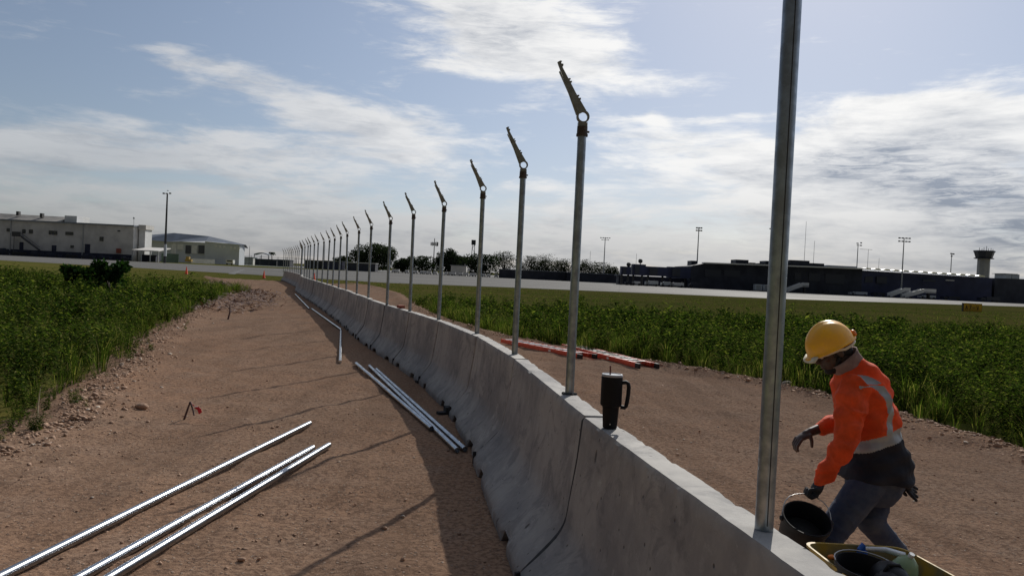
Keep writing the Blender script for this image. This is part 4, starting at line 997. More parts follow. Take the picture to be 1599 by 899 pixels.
# grey hangar
root = thing('hangar', (at(300, 405, 330).x, 330, GZ), 'grey metal hangar with a shallow gable roof beyond the floodlight pole', 'building')
YH = 325; pts_t = [(226, 365), (262, 366), (320, 377), (375, 383.5)]
xs_ = [at(p_[0], p_[1], YH).x for p_ in pts_t]; zs_ = [zpx(p_[0], p_[1], YH) for p_ in pts_t]
mb = MB(); xw0, xw1 = at(222, 400, YH).x, at(320, 400, YH).x; zw = zpx(300, 378, YH); mb.box(((xw0+xw1)/2, YH+10, zw/2), (xw1-xw0, 20, zw)); part('side_wall', mb, M['wallg'], root)
xe1 = at(374, 400, YH).x; zl, zr_, zp_ = zpx(320, 377, YH), zpx(374, 382.5, YH), zpx(318, 368, YH)
mb = MB(); mb.add([(xw1, YH-.5, GZ), (xe1, YH-.5, GZ), (xe1, YH-.5, zr_), (xw1, YH-.5, zl), (xw1, YH+6, GZ), (xe1, YH+6, GZ), (xe1, YH+6, zr_), (xw1, YH+6, zl)], [(0, 1, 2, 3), (5, 4, 7, 6), (0, 3, 7, 4), (1, 5, 6, 2), (3, 2, 6, 7)]); part('gable_wall', mb, M['wallg'], root)
mb = MB(); zh = zpx(262, 364, YH); xr0, xr1 = at(222, 400, YH).x, at(262, 400, YH).x
top_ = [(xr0, zpx(222, 366, YH)), (xr1, zpx(268, 363, YH)), (at(318, 400, YH).x, zpx(318, 368, YH)), (xe1+.8, zpx(375, 381.5, YH))]
bot_ = [(xr0, zpx(222, 374, YH)), (xr1, zpx(268, 378, YH)), (xw1+.5, zl+.1), (xe1+.8, zr_+.1)]
vs = [(x, YH+5, z) for x, z in top_]+[(x, YH-1, z) for x, z in bot_]+[(x, YH+8, z-1.5) for x, z in top_]
mb.add(vs, [(4, 5, 1, 0), (5, 6, 2, 1), (6, 7, 3, 2), (0, 1, 9, 8), (1, 2, 10, 9), (2, 3, 11, 10)]); part('roof', mb, M['roofg'], root)
for px in (336, 343, 349, 360, 366, 372):
    mb = MB(); boxpx(mb, px-1.6, px+1.6, 382+(px-336)*.1, 386+(px-336)*.1, YH-.8, .3); part('wall_lamp', mb, M['whitew'], root)
for (a_, b_, t_, q_) in ((267, 275, 380, 398), (276, 286, 381, 390), (289, 297, 383, 396), (299, 307, 383, 396), (309, 318, 383, 396)):
    mb = MB(); boxpx(mb, a_, b_, t_, q_, YH-.35, .4); part('door_panel', mb, M['glassw' if a_ in (289, 309) else 'whitew'], root)
# fenced yard before the hangar
root = thing('mesh_fence', (at(300, 405, 300).x, 300, GZ), 'low white barred fence in front of the grey hangar', 'fence'); mb = MB()
for q in range(34):
    p_ = at(300+q*1.06, 404, 300); part_h = 1.8; mb.box((p_.x, 300, part_h/2), (.09, .09, part_h))
part('pickets', mb, M['whitew'], root); mb = MB(); xa, xb = at(300, 400, 300).x, at(336, 400, 300).x; mb.box(((xa+xb)/2, 300, 1.6), (xb-xa, .08, .1)); mb.box(((xa+xb)/2, 300, .6), (xb-xa, .08, .1)); part('rail', mb, M['whitew'], root)
root = thing('mesh_fence', (at(266, 405, 280).x, 280, GZ), 'green mesh fence beside the floodlight pole', 'fence'); mb = MB(); boxpx(mb, 252, 279, 396, 0, 280, .12, True); part('mesh_panel', mb, M['teal'], root)
root = thing('white_van', (at(360, 403, 300).x, 300, GZ), 'small white van parked before the hangar gable', 'van'); c_ = at(360, 403, 300)
mb = MB(); mb.box((c_.x, 300, 1.25), (2.8*1.0, 2, 1.5)); part('body', mb, M['whitew'], root); mb = MB(); mb.box((c_.x, 298.97, 1.55), (2.0, .06, .5)); part('windscreen', mb, M['window'], root)
for f in (-1, 1):
    mb = MB(); mb.cyl((c_.x+f*.9, 298.8, .3), (c_.x+f*.9, 299.05, .3), .33, n=10); part('wheel', mb, M['black'], root)
root = thing('yellow_loader', (at(295, 402, 296).x, 296, GZ), 'small yellow loader in front of the hangar doors', 'loader'); c_ = at(295, 402, 296)
mb = MB(); mb.box((c_.x, 296, 1.0), (2.4, 1.6, 1.0)); part('body', mb, M['yellowt'], root); mb = MB(); mb.box((c_.x-.3, 296, 2.0), (1.2, 1.4, 1.0)); part('cab', mb, M['yellowt'], root)
# striped floodlight pole
def mast(px, py_top, py_base, Y, label, r=.35, heads=(), mt='pole', name='floodlight_mast', group='floodlight masts around the airport', stripes=False, hmat='pole'):
    b_ = at(px, hzn(px), Y); zt_ = zpx(px, py_top, Y)
    root = thing(name, (b_.x, Y, GZ), label, 'floodlight mast' if heads else 'antenna', group)
    mb = MB(); mb.cyl((b_.x, Y, GZ), (b_.x, Y, zt_), r, r*.55, n=8); part('pole', mb, M[mt], root)
    if stripes:
        h_ = zt_-GZ
        for a_, c_ in ((.17, .30),): mb = MB(); mb.cyl((b_.x, Y, GZ+h_*.10), (b_.x, Y, GZ+h_*.27), r*1.12, r*1.04, n=10); part('white_band', mb, M['wallg'], root)
    if heads:
        xs2 = [b_.x+h_[0]*S(Y) for h_ in heads]; rows = sorted(set(h_[1] for h_ in heads))
        for rz_ in rows:
            hh = [h_ for h_ in heads if h_[1] == rz_]; mb = MB(); xa = b_.x+min(h_[0] for h_ in hh)*S(Y); xb = b_.x+max(h_[0] for h_ in hh)*S(Y)
            mb.box(((xa+xb)/2, Y, zt_-rz_*S(Y)), (xb-xa+.3, .16, .16)); part('crossarm', mb, M[mt], root)
        for h_ in heads:
            mb = MB(); mb.box((b_.x+h_[0]*S(Y), Y-.3, zt_-h_[1]*S(Y)), (h_[2]*S(Y), .5, h_[2]*.8*S(Y))); part('lamp', mb, M[hmat], root)
    return root
mast(257.5, 302, 0, 245, 'tall dark floodlight pole with a pale band standing beside the loading canopy', .42, [(-5, .5, 2.6), (0, .5, 2), (5, .0, 2.6), (1, -4, 1.2)], stripes=True)
g4 = [(x, z, 2.2) for x in (-5, -1.8, 1.8, 5) for z in (0, 4.5)]
mast(942, 371, 0, 340, 'pale distant floodlight mast above the low trees right of the second post', .28, [(x, z, 1.7) for x in (-7, -3, 0, 3, 7) for z in (.5,)]+[(-5, 3.5, 1.4), (5, 3.5, 1.4)], 'polew', hmat='polew')
mast(1087, 356, 0, 262, 'floodlight mast standing at the left end of the terminal roof', .27, [(x, z, 2.4) for x in (-3.6, 0, 3.6) for z in (0, 4)], 'polew')
mast(1204.5, 354.5, 0, 262, 'floodlight mast directly left of the nearest post', .27, [(-7, 3, 2.0), (-4, 0, 2.2), (3, 0, 2.2), (0, 5, 1.6), (4, 4, 1.6)], 'polew')
mast(1336, 379, 0, 300, 'two-armed pale floodlight mast above the grey rooftop box', .25, [(-2, 1, 1.8), (4, 0, 2.2), (4, 4, 2.2), (-1.5, 4, 1.5)], 'polew', hmat='polew')
mast(1407, 372, 0, 250, 'floodlight mast with eight lamps above the middle of the terminal', .26, [(x, z, 2.3) for x in (-8, -2.5, 3, 8) for z in (0, 5)], 'polew')
mast(1482.5, 396, 0, 320, 'short floodlight mast between the terminal glints and the control tower', .25, [(-1.5, 0, 2.2), (2, .5, 2.4), (-.5, 4, 2)], 'polew')
GA = 'thin antennas behind the airport'
mast(1253.5, 346, 0, 330, 'tallest thin whip antenna right of the nearest post', .12, (), 'polew', 'antenna', GA); mast(1268, 376, 0, 330, 'shorter thin whip antenna right of the tallest one', .12, (), 'polew', 'antenna', GA)
mast(1370, 403, 0, 360, 'faint short antenna between the two floodlight masts', .12, (), 'polew', 'antenna', GA); mast(992, 396, 0, 330, 'thin antenna above the terminal pier boxes', .10, (), 'pole', 'antenna', GA); mast(920, 392, 0, 340, 'thin antenna between the second post and the pale floodlight mast', .10, (), 'pole', 'antenna', GA)
r_ = mast(1352.5, 389, 0, 340, 'thin antenna mast with one long crossbar', .13, (), 'polew', 'antenna', GA); mb = MB(); c_ = at(1352.5, 389.5, 340); mb.box((c_.x, 340, zpx(1352, 389.5, 340)), (5.5, .12, .14)); part('crossbar', mb, M['polew'], r_)
r_ = mast(389, 384, 0, 330, 'slender pole beside the hangar with a small head', .14, (), 'pole', 'utility_pole', GA); r_['category'] = 'utility pole'
r_ = mast(506, 381, 0, 330, 'dark slender mast seen between the far posts', .16, (), 'pole', 'utility_pole', GA); r_['category'] = 'utility pole'
# cell masts
r_ = mast(676.5, 372, 0, 380, 'cell phone mast with ring of panel antennas above the trees', .30, (), 'pole', 'cell_mast', 'cell masts behind the trees'); r_['category'] = 'cell mast'
for dx_, h_ in ((-5, 5), (-3, 6), (-1, 5), (2, 6), (4, 7), (5.5, 6)):
    mb = MB(); c_ = at(676.5+dx_, hzn(676), 380); mb.box((c_.x, 380-.3, zpx(676, 381, 380)), (.42, .4, h_*S(380))); part('panel_antenna', mb, M['pole'], r_)
mb = MB(); c_ = at(676.5, hzn(676), 380); mb.box((c_.x, 380, zpx(676, 381.5, 380)), (11*S(380), .4, .22)); part('head_frame', mb, M['pole'], r_)
r_ = thing('cell_mast', (at(737.5, hzn(737), 380).x, 380, GZ), 'lattice cell mast with a square head beside the fourth post', 'cell mast', 'cell masts behind the trees'); c_ = r_.location; mb = MB(); zt_ = zpx(737, 382, 380)
for sx_ in (-1, 1):
    for sy_ in (-1, 1): mb.cyl((c_.x+sx_*1.0, 380+sy_*1.0, GZ), (c_.x+sx_*.55, 380+sy_*.55, zt_), .12, n=4)
for q in range(8):
    z0_ = zt_*q/8; z1_ = zt_*(q+1)/8; w0 = 1-.45*q/8; w1 = 1-.45*(q+1)/8; s_ = 1 if q % 2 else -1
    for sy_ in (-1, 1): mb.cyl((c_.x-s_*w0, 380+sy_*w0, z0_), (c_.x+s_*w1, 380+sy_*w1, z1_), .08, n=4)
part('lattice', mb, M['pole'], r_); mb = MB(); mb.box((c_.x, 380, zpx(737, 378.5, 380)), (2.1, 2.0, 2.4)); part('antenna_head', mb, M['pole'], r_)

# distant arch, fence and dark containers
YA = 400
root = thing('arched_canopy', (at(413, 405, YA).x, YA, GZ), 'small dark arched roof on posts far beyond the grass strip', 'canopy')
mb = MB(); c0 = at(398, hzn(398), YA).x; c1 = at(421, hzn(421), YA).x; rings = []
for q in range(9):
    t = q/8; x = c0+(c1-c0)*t; z = zpx(409, 398.5, YA)+math.sin(t*math.pi)*.9; rings.append([(x, YA-2, z), (x, YA+2, z), (x, YA+2, z+.5), (x, YA-2, z+.5)])
mb.loft(rings); part('roof', mb, M['roofg'], root)
for x in (c0+.2, (c0+c1)/2, c1-.2): mb = MB(); mb.cyl((x, YA-1.8, GZ), (x, YA-1.8, zpx(409, 398, YA)), .18, n=5); part('support', mb, M['pole'], root)
root = thing('perimeter_fence', (at(417, 408, 370).x, 370, GZ), 'thin tall perimeter fence crossing behind the far grass strip', 'fence')
for q in range(9):
    x = at(378+q*14, 405, 370).x; mb = MB(); mb.cyl((x, 370, GZ), (x, 370, 4.6), .1, n=5); part('fence_picket_post', mb, M['pole'], root)
xa, xb = at(378, 405, 370).x, at(490, 405, 370).x; mb = MB(); mb.box(((xa+xb)/2, 370, 4.2), (xb-xa, .09, .12)); mb.box(((xa+xb)/2, 370, 2.4), (xb-xa, .07, .08)); part('fence_rail', mb, M['pole'], root)
def low_building(px0, px1, pyt, Y, mt, label, cat='building', name='shed', roof=None, depth=6):
    xa, xb = at(px0, 405, Y).x, at(px1, 405, Y).x; root = thing(name, ((xa+xb)/2, Y, GZ), label, cat); mb = MB(); boxpx(mb, px0, px1, pyt, 0, Y, depth, True); part('wall', mb, M[mt], root)
    mb = MB(); zt_ = zpx((px0+px1)/2, pyt, Y); mb.box(((xa+xb)/2, Y+depth/2, zt_+.12), (xb-xa+.6, depth+.6, .24)); part('roof', mb, M[roof or 'roofg'], root); return root
low_building(378, 395, 402, 385, 'wallw', 'pale low shed right of the grey hangar')
low_building(398, 432, 405, 380, 'darkw', 'long dark low wall of stores under the small arch')
low_building(433, 453, 406, 375, 'darkw', 'small dark low store left of the far posts')
low_building(476, 505, 407, 320, 'darkw', 'dark low store with flat roof behind the far posts'); low_building(506, 534, 408, 318, 'bluew', 'dark blue container shed behind the far posts')
low_building(543, 586, 411, 300, 'darkw', 'dark low shed with a bright flat roof under the broad dark tree', roof='trim'); low_building(704, 728, 415, 312, 'wallw', 'small pale roofed hut among the white carts')
low_building(779, 885, 423, 300, 'darkw', 'long dark low wall right of the white carts'); low_building(886, 968, 427.5, 296, 'darkw', 'long dark low wall between the second post and the terminal pier')
# row of white carts
cg = 'white baggage carts parked in a row at the far side of the taxiway'
c0_ = None; cpx = [615, 621, 636, 644, 650, 659, 665, 671, 680, 690, 697, 704, 709, 720, 729, 736, 741, 748, 756, 763, 775]
for i, px in enumerate(cpx):
    Yc = 305; b_ = at(px, hzn(px), Yc)
    if c0_ is None:
        c0_ = thing('baggage_cart', (b_.x, Yc, GZ), 'x', 'baggage cart', cg)
        mb = MB(); mb.box((0, 0, .95), (1.35, 1.6, 1.0)); mb.build('curtain_box', M['whitew'], c0_, local=True)
        mb = MB(); mb.box((0, 0, .42), (1.45, 1.7, .12)); mb.box((0, 0, 1.55), (1.45, 1.7, .08)); mb.build('chassis', M['black'], c0_, local=True)
        for f in (-.5, .5): mb = MB(); mb.cyl((f, -.9, .22), (f, -.72, .22), .24, n=8); mb.build('wheel', M['black'], c0_, local=True)
        o = c0_
    else: o = copy_tree(c0_); o.location = (b_.x, Yc, GZ)
    o.scale = (1, 1, 1)
    o['label'] = f'white boxy baggage cart under the far trees, {ORD[i]} from the left in its row'

# terminal
YT = 252
root = thing('terminal_building', (at(1320, 460, YT).x, YT, GZ), 'long dark navy airport terminal with pale roof line on the right', 'building')
segs = [(1070, 1100, 413, 'darkw'), (1100, 1345, 0, 'darkw'), (1345, 1548, 0, 'darkw')]
def wallseg(pxa, pya, pxb, pyb, Y0, Y1, mt, name, dp=26):
    a, b = at(pxa, hzn(pxa), Y0), at(pxb, hzn(pxb), Y1); za, zb = zpx(pxa, pya, Y0), zpx(pxb, pyb, Y1)
    mb = MB(); mb.add([(a.x, Y0, GZ), (b.x, Y1, GZ), (b.x, Y1, zb), (a.x, Y0, za), (a.x, Y0+dp, GZ), (b.x, Y1+dp, GZ), (b.x, Y1+dp, zb), (a.x, Y0+dp, za)], [(0, 1, 2, 3), (5, 4, 7, 6), (0, 3, 7, 4), (1, 5, 6, 2), (3, 2, 6, 7)])
    return part(name, mb, M[mt], root), a, b, za, zb
wallseg(1078, 415, 1100, 411, YT, YT, 'darkw', 'end_wall'); w1, a1, b1, za1, zb1 = wallseg(1100, 411, 1345, 420, YT, YT, 'darkw', 'main_wall'); w2, a2, b2, za2, zb2 = wallseg(1345, 422, 1548, 434, YT, YT+4, 'bluew', 'gate_wall')
wallseg(1552, 434, 1700, 439, YT+4, YT+6, 'darkw', 'right_wall')
mb = MB(); mb.add([(a1.x-1, YT-2.2, za1-.1), (b1.x, YT-2.2, zb1-.1), (b1.x, YT-2.2, zb1+.28), (a1.x-1, YT-2.2, za1+.28), (a1.x-1, YT+1, za1-.1), (b1.x, YT+1, zb1-.1), (b1.x, YT+1, zb1+.3), (a1.x-1, YT+1, za1+.3)], [(0, 1, 2, 3), (3, 2, 6, 7), (0, 4, 5, 1), (0, 3, 7, 4), (1, 5, 6, 2)]); part('roof_edge', mb, M['trim'], root)
for (pa, pb_, pt) in ((1147, 1167, 405.5), (1170, 1178, 410), (1182, 1191, 411), (1193, 1230, 408), (1232, 1262, 406.5), (1262, 1285, 411), (1078, 1087, 407)):
    mb = MB(); boxpx(mb, pa, pb_, pt, 416, YT+8, 6); part('roof_unit', mb, M['darkw'], root)
mb = MB(); boxpx(mb, 1290, 1336, 415, 422, YT+10, 6); part('roof_unit', mb, M['wallg'], root, label='pale grey roof box')
for k_ in range(13):   # curved skylights along the gate roof
    px = 1352+k_*15.2; cx_ = at(px, hzn(px), YT-1).x; z_ = zpx(px, 421.0+(px-1345)*.0625, YT); w_ = 13.2*S(YT)/2
    mb = MB(); rings = []
    for yy in (-1.6, 5.0):
        rings.append([(cx_+w_*math.cos(t), YT+yy+(px-1345)*.01, z_+.15+.5*math.sin(t)) for t in [math.pi*q/10 for q in range(11)]])
    mb.loft(rings); autosmooth(part('skylight', mb, M['refl'], root), 60)
for k_, (pa, pb_, pt, pbm) in enumerate(((1240, 1250, 426, 437), (1262, 1280, 427, 439), (1288, 1318, 428, 443), (1100, 1125, 421, 432), (1130, 1155, 422, 432), (1350, 1362, 432, 441), (1368, 1384, 432, 442), (1440, 1460, 437, 439.5))):
    mb = MB(); boxpx(mb, pa, pb_, pt, pbm, YT-.15 if pa < 1345 else YT-.1, .3 if pa < 1345 else .4); part('window', mb, M['glassw'], root)
mb = MB(); boxpx(mb, 1476, 1489, 437, 438.2, YT-1, .5); part('sign_strip', mb, M['trim'], root)
# pier boxes / jet bridges
def jet(px0, px1, pyt, pyb, Y, label, first=False):
    xa, xb = at(px0, 430, Y).x, at(px1, 430, Y).x; root = thing('jet_bridge', ((xa+xb)/2, Y, GZ), label, 'jet bridge', 'dark jet bridges left of the terminal'); zt_, zb_ = zpx((px0+px1)/2, pyt, Y), zpx((px0+px1)/2, pyb, Y)
    mb = MB(); mb.box(((xa+xb)/2, Y+1.5, (zt_+zb_)/2), (xb-xa, 3, zt_-zb_)); part('tunnel', mb, M['bluew'], root)
    mb = MB(); mb.box((xa+(xb-xa)*.35, Y-.15, (zt_+zb_)/2), ((xb-xa)*.35, .3, (zt_-zb_)*.7)); part('side_panel', mb, M['glassw'], root)
    for f in (.15, .8): mb = MB(); mb.cyl((xa+(xb-xa)*f, Y+1.5, GZ), (xa+(xb-xa)*f, Y+1.5, zb_), .35, n=8); part('leg', mb, M['pole'], root)
    return root
jet(969.5, 985, 416, 429, 245, 'leftmost square dark jet bridge head of the terminal pier'); jet(987, 1008, 412.5, 430, 246, 'taller square jet bridge head, second from the left'); jet(1008, 1043, 416.5, 431, 250, 'long dark blue jet bridge tunnel in the middle of the pier'); jet(1043, 1079, 417, 434, 252, 'dark blue jet bridge tunnel joining the terminal')
for px, py, lb in ((981, 414, 'small round lamp on the leftmost jet bridge head'), (999, 408.5, 'larger round lamp on the taller jet bridge head')):
    mb = MB(); c_ = at(px, hzn(px), 246); zc_ = zpx(px, py-1, 246); mb.sph((c_.x, 246.5, zc_), .75, 8, 6); mb.cyl((c_.x, 246.5, zc_-1.6), (c_.x, 246.5, zc_-.5), .15, n=6); tag(mb.build('rotating_beacon', M['pole'], loc=(c_.x, 246.5, zc_-1.6)), lb, 'lamp')
low_building(966, 1080, 433, 258, 'darkw', 'dark ground floor of the pier behind the parked vehicles')
VH = [(981, 10, 4.5, 'darkw', 'dark tug under the leftmost jet bridge head'), (993, 12, 5, 'whitew', 'bright windowed van under the taller jet bridge head'), (1017, 20, 7, 'wallg', 'grey truck parked below the middle jet bridge'), (1039, 14, 6.5, 'wallg', 'pale truck below the right part of the middle jet bridge'),
      (1056, 22, 6, 'whitew', 'white and glass bus beside the terminal end wall'), (1085, 20, 7, 'darkw', 'dark box truck at the foot of the terminal end wall'), (1297, 22, 5, 'darkw', 'low dark vehicle at the terminal foot left of the twin stairs'), (1340, 26, 5, 'wallg', 'grey low truck left of the twin boarding stairs'), (1372, 18, 5.5, 'darkw', 'dark box vehicle directly left of the twin stairs'), (1448, 24, 4.5, 'wallg', 'pale tractor under the right boarding stair'), (1485, 26, 5, 'darkw', 'dark vehicle right of the twin boarding stairs'), (1545, 30, 7, 'glassw', 'glassy bus near the right picture edge')]
for px, w, h_, mt_, lb in VH:
    Yq = YT-6 if px < 1100 or px > 1280 else YT-5; Yq = 240 if px < 1100 else YT-5; a = at(px, 440, Yq); h_ *= S(Yq); w *= S(Yq)
    root = thing('apron_vehicle', (a.x, Yq, GZ), lb, 'vehicle', 'service vehicles on the terminal apron')
    mb = MB(); mb.box((a.x+w*.15, Yq, h_*.55+.35), (w*.7, 2.2, h_*.8)); part('body', mb, M[mt_], root); mb = MB(); mb.box((a.x-w*.36, Yq, h_*.42+.35), (w*.26, 2.1, h_*.6)); part('cab', mb, M[mt_], root)
    mb = MB(); mb.box((a.x-w*.36, Yq-1.08, h_*.55+.35), (w*.2, .06, h_*.22)); part('windscreen', mb, M['glassw'], root)
    for f in (-.36, .36): mb = MB(); mb.cyl((a.x+w*f, Yq-1.15, .4+GZ), (a.x+w*f, Yq-.9, .4+GZ), .4, n=10); part('wheel', mb, M['black'], root)
# airstairs
def stairs(px0, py0, px1, py1, px2, Y, label):
    a, b, c_ = at(px0, hzn(px0), Y), at(px1, hzn(px1), Y), at(px2, hzn(px2), Y); z0_, z1_ = .5, zpx(px1, py1, Y); root = thing('boarding_stairs', (b.x, Y, GZ), label, 'boarding stairs', 'white passenger boarding stairs at the terminal')
    mb = MB()
    for s_ in (-1, 1):
        yy = Y+s_*1.0; mb.add([(a.x, yy-.05, z0_-.4), (b.x, yy-.05, z1_-1.3), (b.x, yy-.05, z1_), (a.x, yy-.05, z0_+.9), (a.x, yy+.05, z0_-.4), (b.x, yy+.05, z1_-1.3), (b.x, yy+.05, z1_), (a.x, yy+.05, z0_+.9)], [(0, 1, 2, 3), (5, 4, 7, 6), (0, 3, 7, 4), (1, 5, 6, 2), (3, 2, 6, 7), (0, 4, 5, 1)])
    part('side_panel', mb, M['whitew'], root); mb = MB(); mb.box(((b.x+c_.x)/2, Y, z1_-1.25), (abs(c_.x-b.x), 2, .15)); part('platform', mb, M['whitew'], root)
    mb = MB(); mb.box(((b.x+c_.x)/2, Y-1.0, z1_-.5), (abs(c_.x-b.x), .06, 1.0)); part('railing', mb, M['whitew'], root)
    mb = MB(); mb.box(((b.x+c_.x)/2, Y, (z1_-1.4)/2), (.4, 1.4, z1_-1.4)); part('leg', mb, M['pole'], root)
    for f in (.2, .8): mb = MB(); x = a.x+(c_.x-a.x)*f; mb.cyl((x, Y-1.1, .35+GZ), (x, Y-.85, .35+GZ), .35, n=10); part('wheel', mb, M['black'], root)
    mb = MB(); n_ = 9
    for q in range(n_): t = (q+.5)/n_; mb.box((a.x+(b.x-a.x)*t, Y, z0_+(z1_-1.2-z0_)*t), (.35, 1.8, .12))
    part('steps', mb, M['wallg'], root)
stairs(1228, 457, 1251, 441, 1261, YT-8, 'white boarding stairs just right of the nearest post'); stairs(1388, 463, 1410, 449, 1419, YT-7, 'white boarding stairs, smaller left one of the twin pair'); stairs(1411, 464, 1440, 450.5, 1459, YT-9, 'white boarding stairs, larger right one of the twin pair')
for px, lb in ((1183, 'white cargo container on the apron, left one of two'), (1196, 'white cargo container on the apron, right one beside the nearest post')):
    Yq = YT-7; a = at(px, 450, Yq); root = thing('cargo_container', (a.x, Yq, GZ), lb, 'container', 'white cargo containers'); mb = MB(); mb.box((a.x, Yq, 1.25), (2.2, 2, 1.9)); part('box', mb, M['wallg'], root); mb = MB(); mb.box((a.x, Yq-1.02, 1.25), (1.5, .05, 1.4)); part('door', mb, M['polew'], root)
    mb = MB(); mb.box((a.x, Yq, .2), (2.3, 2.1, .25)); part('pallet', mb, M['black'], root)
# control tower
YC = 330; c_ = at(1533, hzn(1533), YC); zs1 = zpx(1533, 404, YC); zs2 = zpx(1533, 391.5, YC)
root = thing('control_tower', (c_.x, YC, GZ), 'airport control tower with pale shaft and dark flared cab', 'control tower'); r_s = 9*S(YC)
def ngon(c, r, z, n=8): return [(c.x+math.cos(2*math.pi*(k+.5)/n)*r, YC+math.sin(2*math.pi*(k+.5)/n)*r, z) for k in range(n)]
mb = MB(); mb.loft([ngon(c_, r_s, GZ), ngon(c_, r_s*.98, zs1)]); part('shaft', mb, M['towerc'], root); mb = MB(); mb.loft([ngon(c_, r_s*1.55, zs1), ngon(c_, r_s*1.55, zs1+.35)]); part('balcony', mb, M['darkw'], root)
mb = MB(); mb.loft([ngon(c_, r_s*1.28, zs1+.35), ngon(c_, r_s*1.58, zs2-.6)]); part('cab_glass', mb, M['window'], root); mb = MB(); mb.loft([ngon(c_, r_s*1.68, zs2-.6), ngon(c_, r_s*1.66, zs2)]); part('cab_roof', mb, M['darkw'], root)
for dx_, h_ in ((-10, 1.2), (-6, .8), (-3, 1.4), (1, 2.0), (4, 1.0), (8, 1.2), (11, .8)):
    mb = MB(); x = c_.x+dx_*S(YC); mb.cyl((x, YC-1, zs2), (x, YC-1, zs2+h_), .1, n=5); part('roof_antenna', mb, M['pole'], root)
low_building(1569, 1590, 428, 420, 'wallg', 'faint pale distant building right of the control tower', depth=10)
r_ = mast(1578, 427, 0, 300, 'small twin post frame on the roof skyline right of the tower', .12, (), 'pole', 'antenna', GA)
# taxiway sign
p0_, p1_ = on(1505, 487), on(1536, 489); Ys = 92; a = at(1504.5, 486, Ys); b = at(1532.5, 487, Ys); zt_ = zpx(1518, 474, Ys); zb_ = zpx(1518, 486.2, Ys)
root = thing('taxiway_sign', ((a.x+b.x)/2, Ys, GZ), 'yellow taxiway guidance sign with dark characters in the mown grass', 'sign')
Lx = b.x-a.x; mb = MB(); mb.box(((a.x+b.x)/2, Ys+.17, (zt_+zb_)/2), (Lx+.12, .3, zt_-zb_+.1)); part('housing', mb, M['sblack'], root)
mb = MB(); mb.box(((a.x+b.x)/2, Ys, (zt_+zb_)/2), (Lx, .03, zt_-zb_)); F_ = part('face', mb, M['signy'], root)
mb = MB()
for fx, kind in ((.17, 'A'), (.36, '7'), (.55, '-'), (.78, 'V')):      # blurred dark characters, indistinct in the photograph
    x = a.x+Lx*fx; zc_ = (zt_+zb_)/2; y = Ys-.02; w = .13; h2 = .26
    if kind == 'A': st = [((-w, -h2), (-w*.3, h2)), ((-w*.3, h2), (w, -h2)), ((-w*.6, -.04), (w*.6, -.04))]
    elif kind == '7': st = [((-w, h2), (w, h2)), ((w, h2), (-w*.3, -h2))]
    elif kind == '-': st = [((-w*1.3, 0), (w*1.3, 0))]
    else: st = [((-w, h2), (0, -h2)), ((0, -h2), (w, h2))]
    for (p_, q_) in st: mb.cyl((x+p_[0], y, zc_+p_[1]), (x+q_[0], y, zc_+q_[1]), .035, n=4)
part('lettering', mb, M['sblack'], F_)
for f in (.12, .88): mb = MB(); mb.cyl((a.x+Lx*f, Ys+.15, GZ), (a.x+Lx*f, Ys+.15, zb_), .05, n=6); part('leg', mb, M['pole'], root)

# ------------------------------------------------------------------ worker
YM = 4.42
def remesh(o, vox, smooth_it=4, disp=None):
    md = o.modifiers.new('r', 'REMESH'); md.mode = 'VOXEL'; md.voxel_size = vox; md.adaptivity = 0
    ms = o.modifiers.new('s', 'SMOOTH'); ms.factor = .5; ms.iterations = smooth_it
    dg = bpy.context.evaluated_depsgraph_get(); ev = o.evaluated_get(dg); me = D.meshes.new_from_object(ev)
    mats_ = [m_ for m_ in o.data.materials]; o.modifiers.clear(); old = o.data; o.data = me; D.meshes.remove(old)
    me.materials.clear()
    for m_ in mats_: me.materials.append(m_)
    me.polygons.foreach_set('use_smooth', [True]*len(me.polygons)); return o
ground_pt = at(1355, 950, YM); PW = thing('person', (ground_pt.x, YM, 0), 'worker in yellow hard hat and orange jacket stooping with a bucket behind the barrier', 'person')
pw = lambda px, py, dy=0.0: at(px, py, YM+dy)
F3 = Vector((-.883, 0, -.469)); U3 = Vector((-.469, 0, .883)); S3 = Vector((0, 1, 0))
HM = Matrix((F3, S3, U3)).transposed()             # local x = forward, y = far side, z = up of the head
hc = pw(1300, 548)
hl_ = lambda x, y, z: hc+HM @ Vector((x, y, z))
# body: one continuous surface
b = MB()
b.sph(hl_(-.006, 0, .030), (.098, .076, .098), 20, 14, HM); b.sph(hl_(.028, 0, -.040), (.066, .060, .072), 16, 10, HM); b.sph(hl_(.050, 0, -.088), (.034, .036, .028), 12, 8, HM)
b.sph(hl_(.070, 0, .020), (.022, .045, .030), 10, 8, HM); b.cap(hl_(.092, 0, .004), hl_(.108, 0, -.022), .009, .013); b.sph(hl_(.096, 0, -.030), (.014, .019, .010), 8, 6, HM)
for z_ in (-.052, -.066): b.sph(hl_(.087, 0, z_), (.014, .026, .008), 10, 6, HM)
for s_ in (-1, 1):
    b.sph(hl_(-.012, s_*.078, -.008), (.018, .008, .030), 10, 8, HM); b.sph(hl_(.058, s_*.040, -.015), (.025, .020, .020), 8, 6, HM)
nb = pw(1331, 588); b.cap(hl_(-.035, 0, -.06), nb, .058, .066)
sh_n, el_n, wr_n = pw(1335, 612, -.185), pw(1320, 692, -.25), pw(1282, 750, -.20)
sh_f, el_f, wr_f = pw(1333, 612, .175), pw(1316, 656, .26), pw(1266, 674, .20)
b.sph(pw(1343, 620), (.12, .19, .12)); b.cap(pw(1345, 640), pw(1365, 735), .125, .13); b.cap(nb, pw(1340, 615), .07, .10)
for s_, e_, w_ in ((sh_n, el_n, wr_n), (sh_f, el_f, wr_f)): b.cap(s_, e_, .052, .042); b.cap(e_, w_, .042, .027)
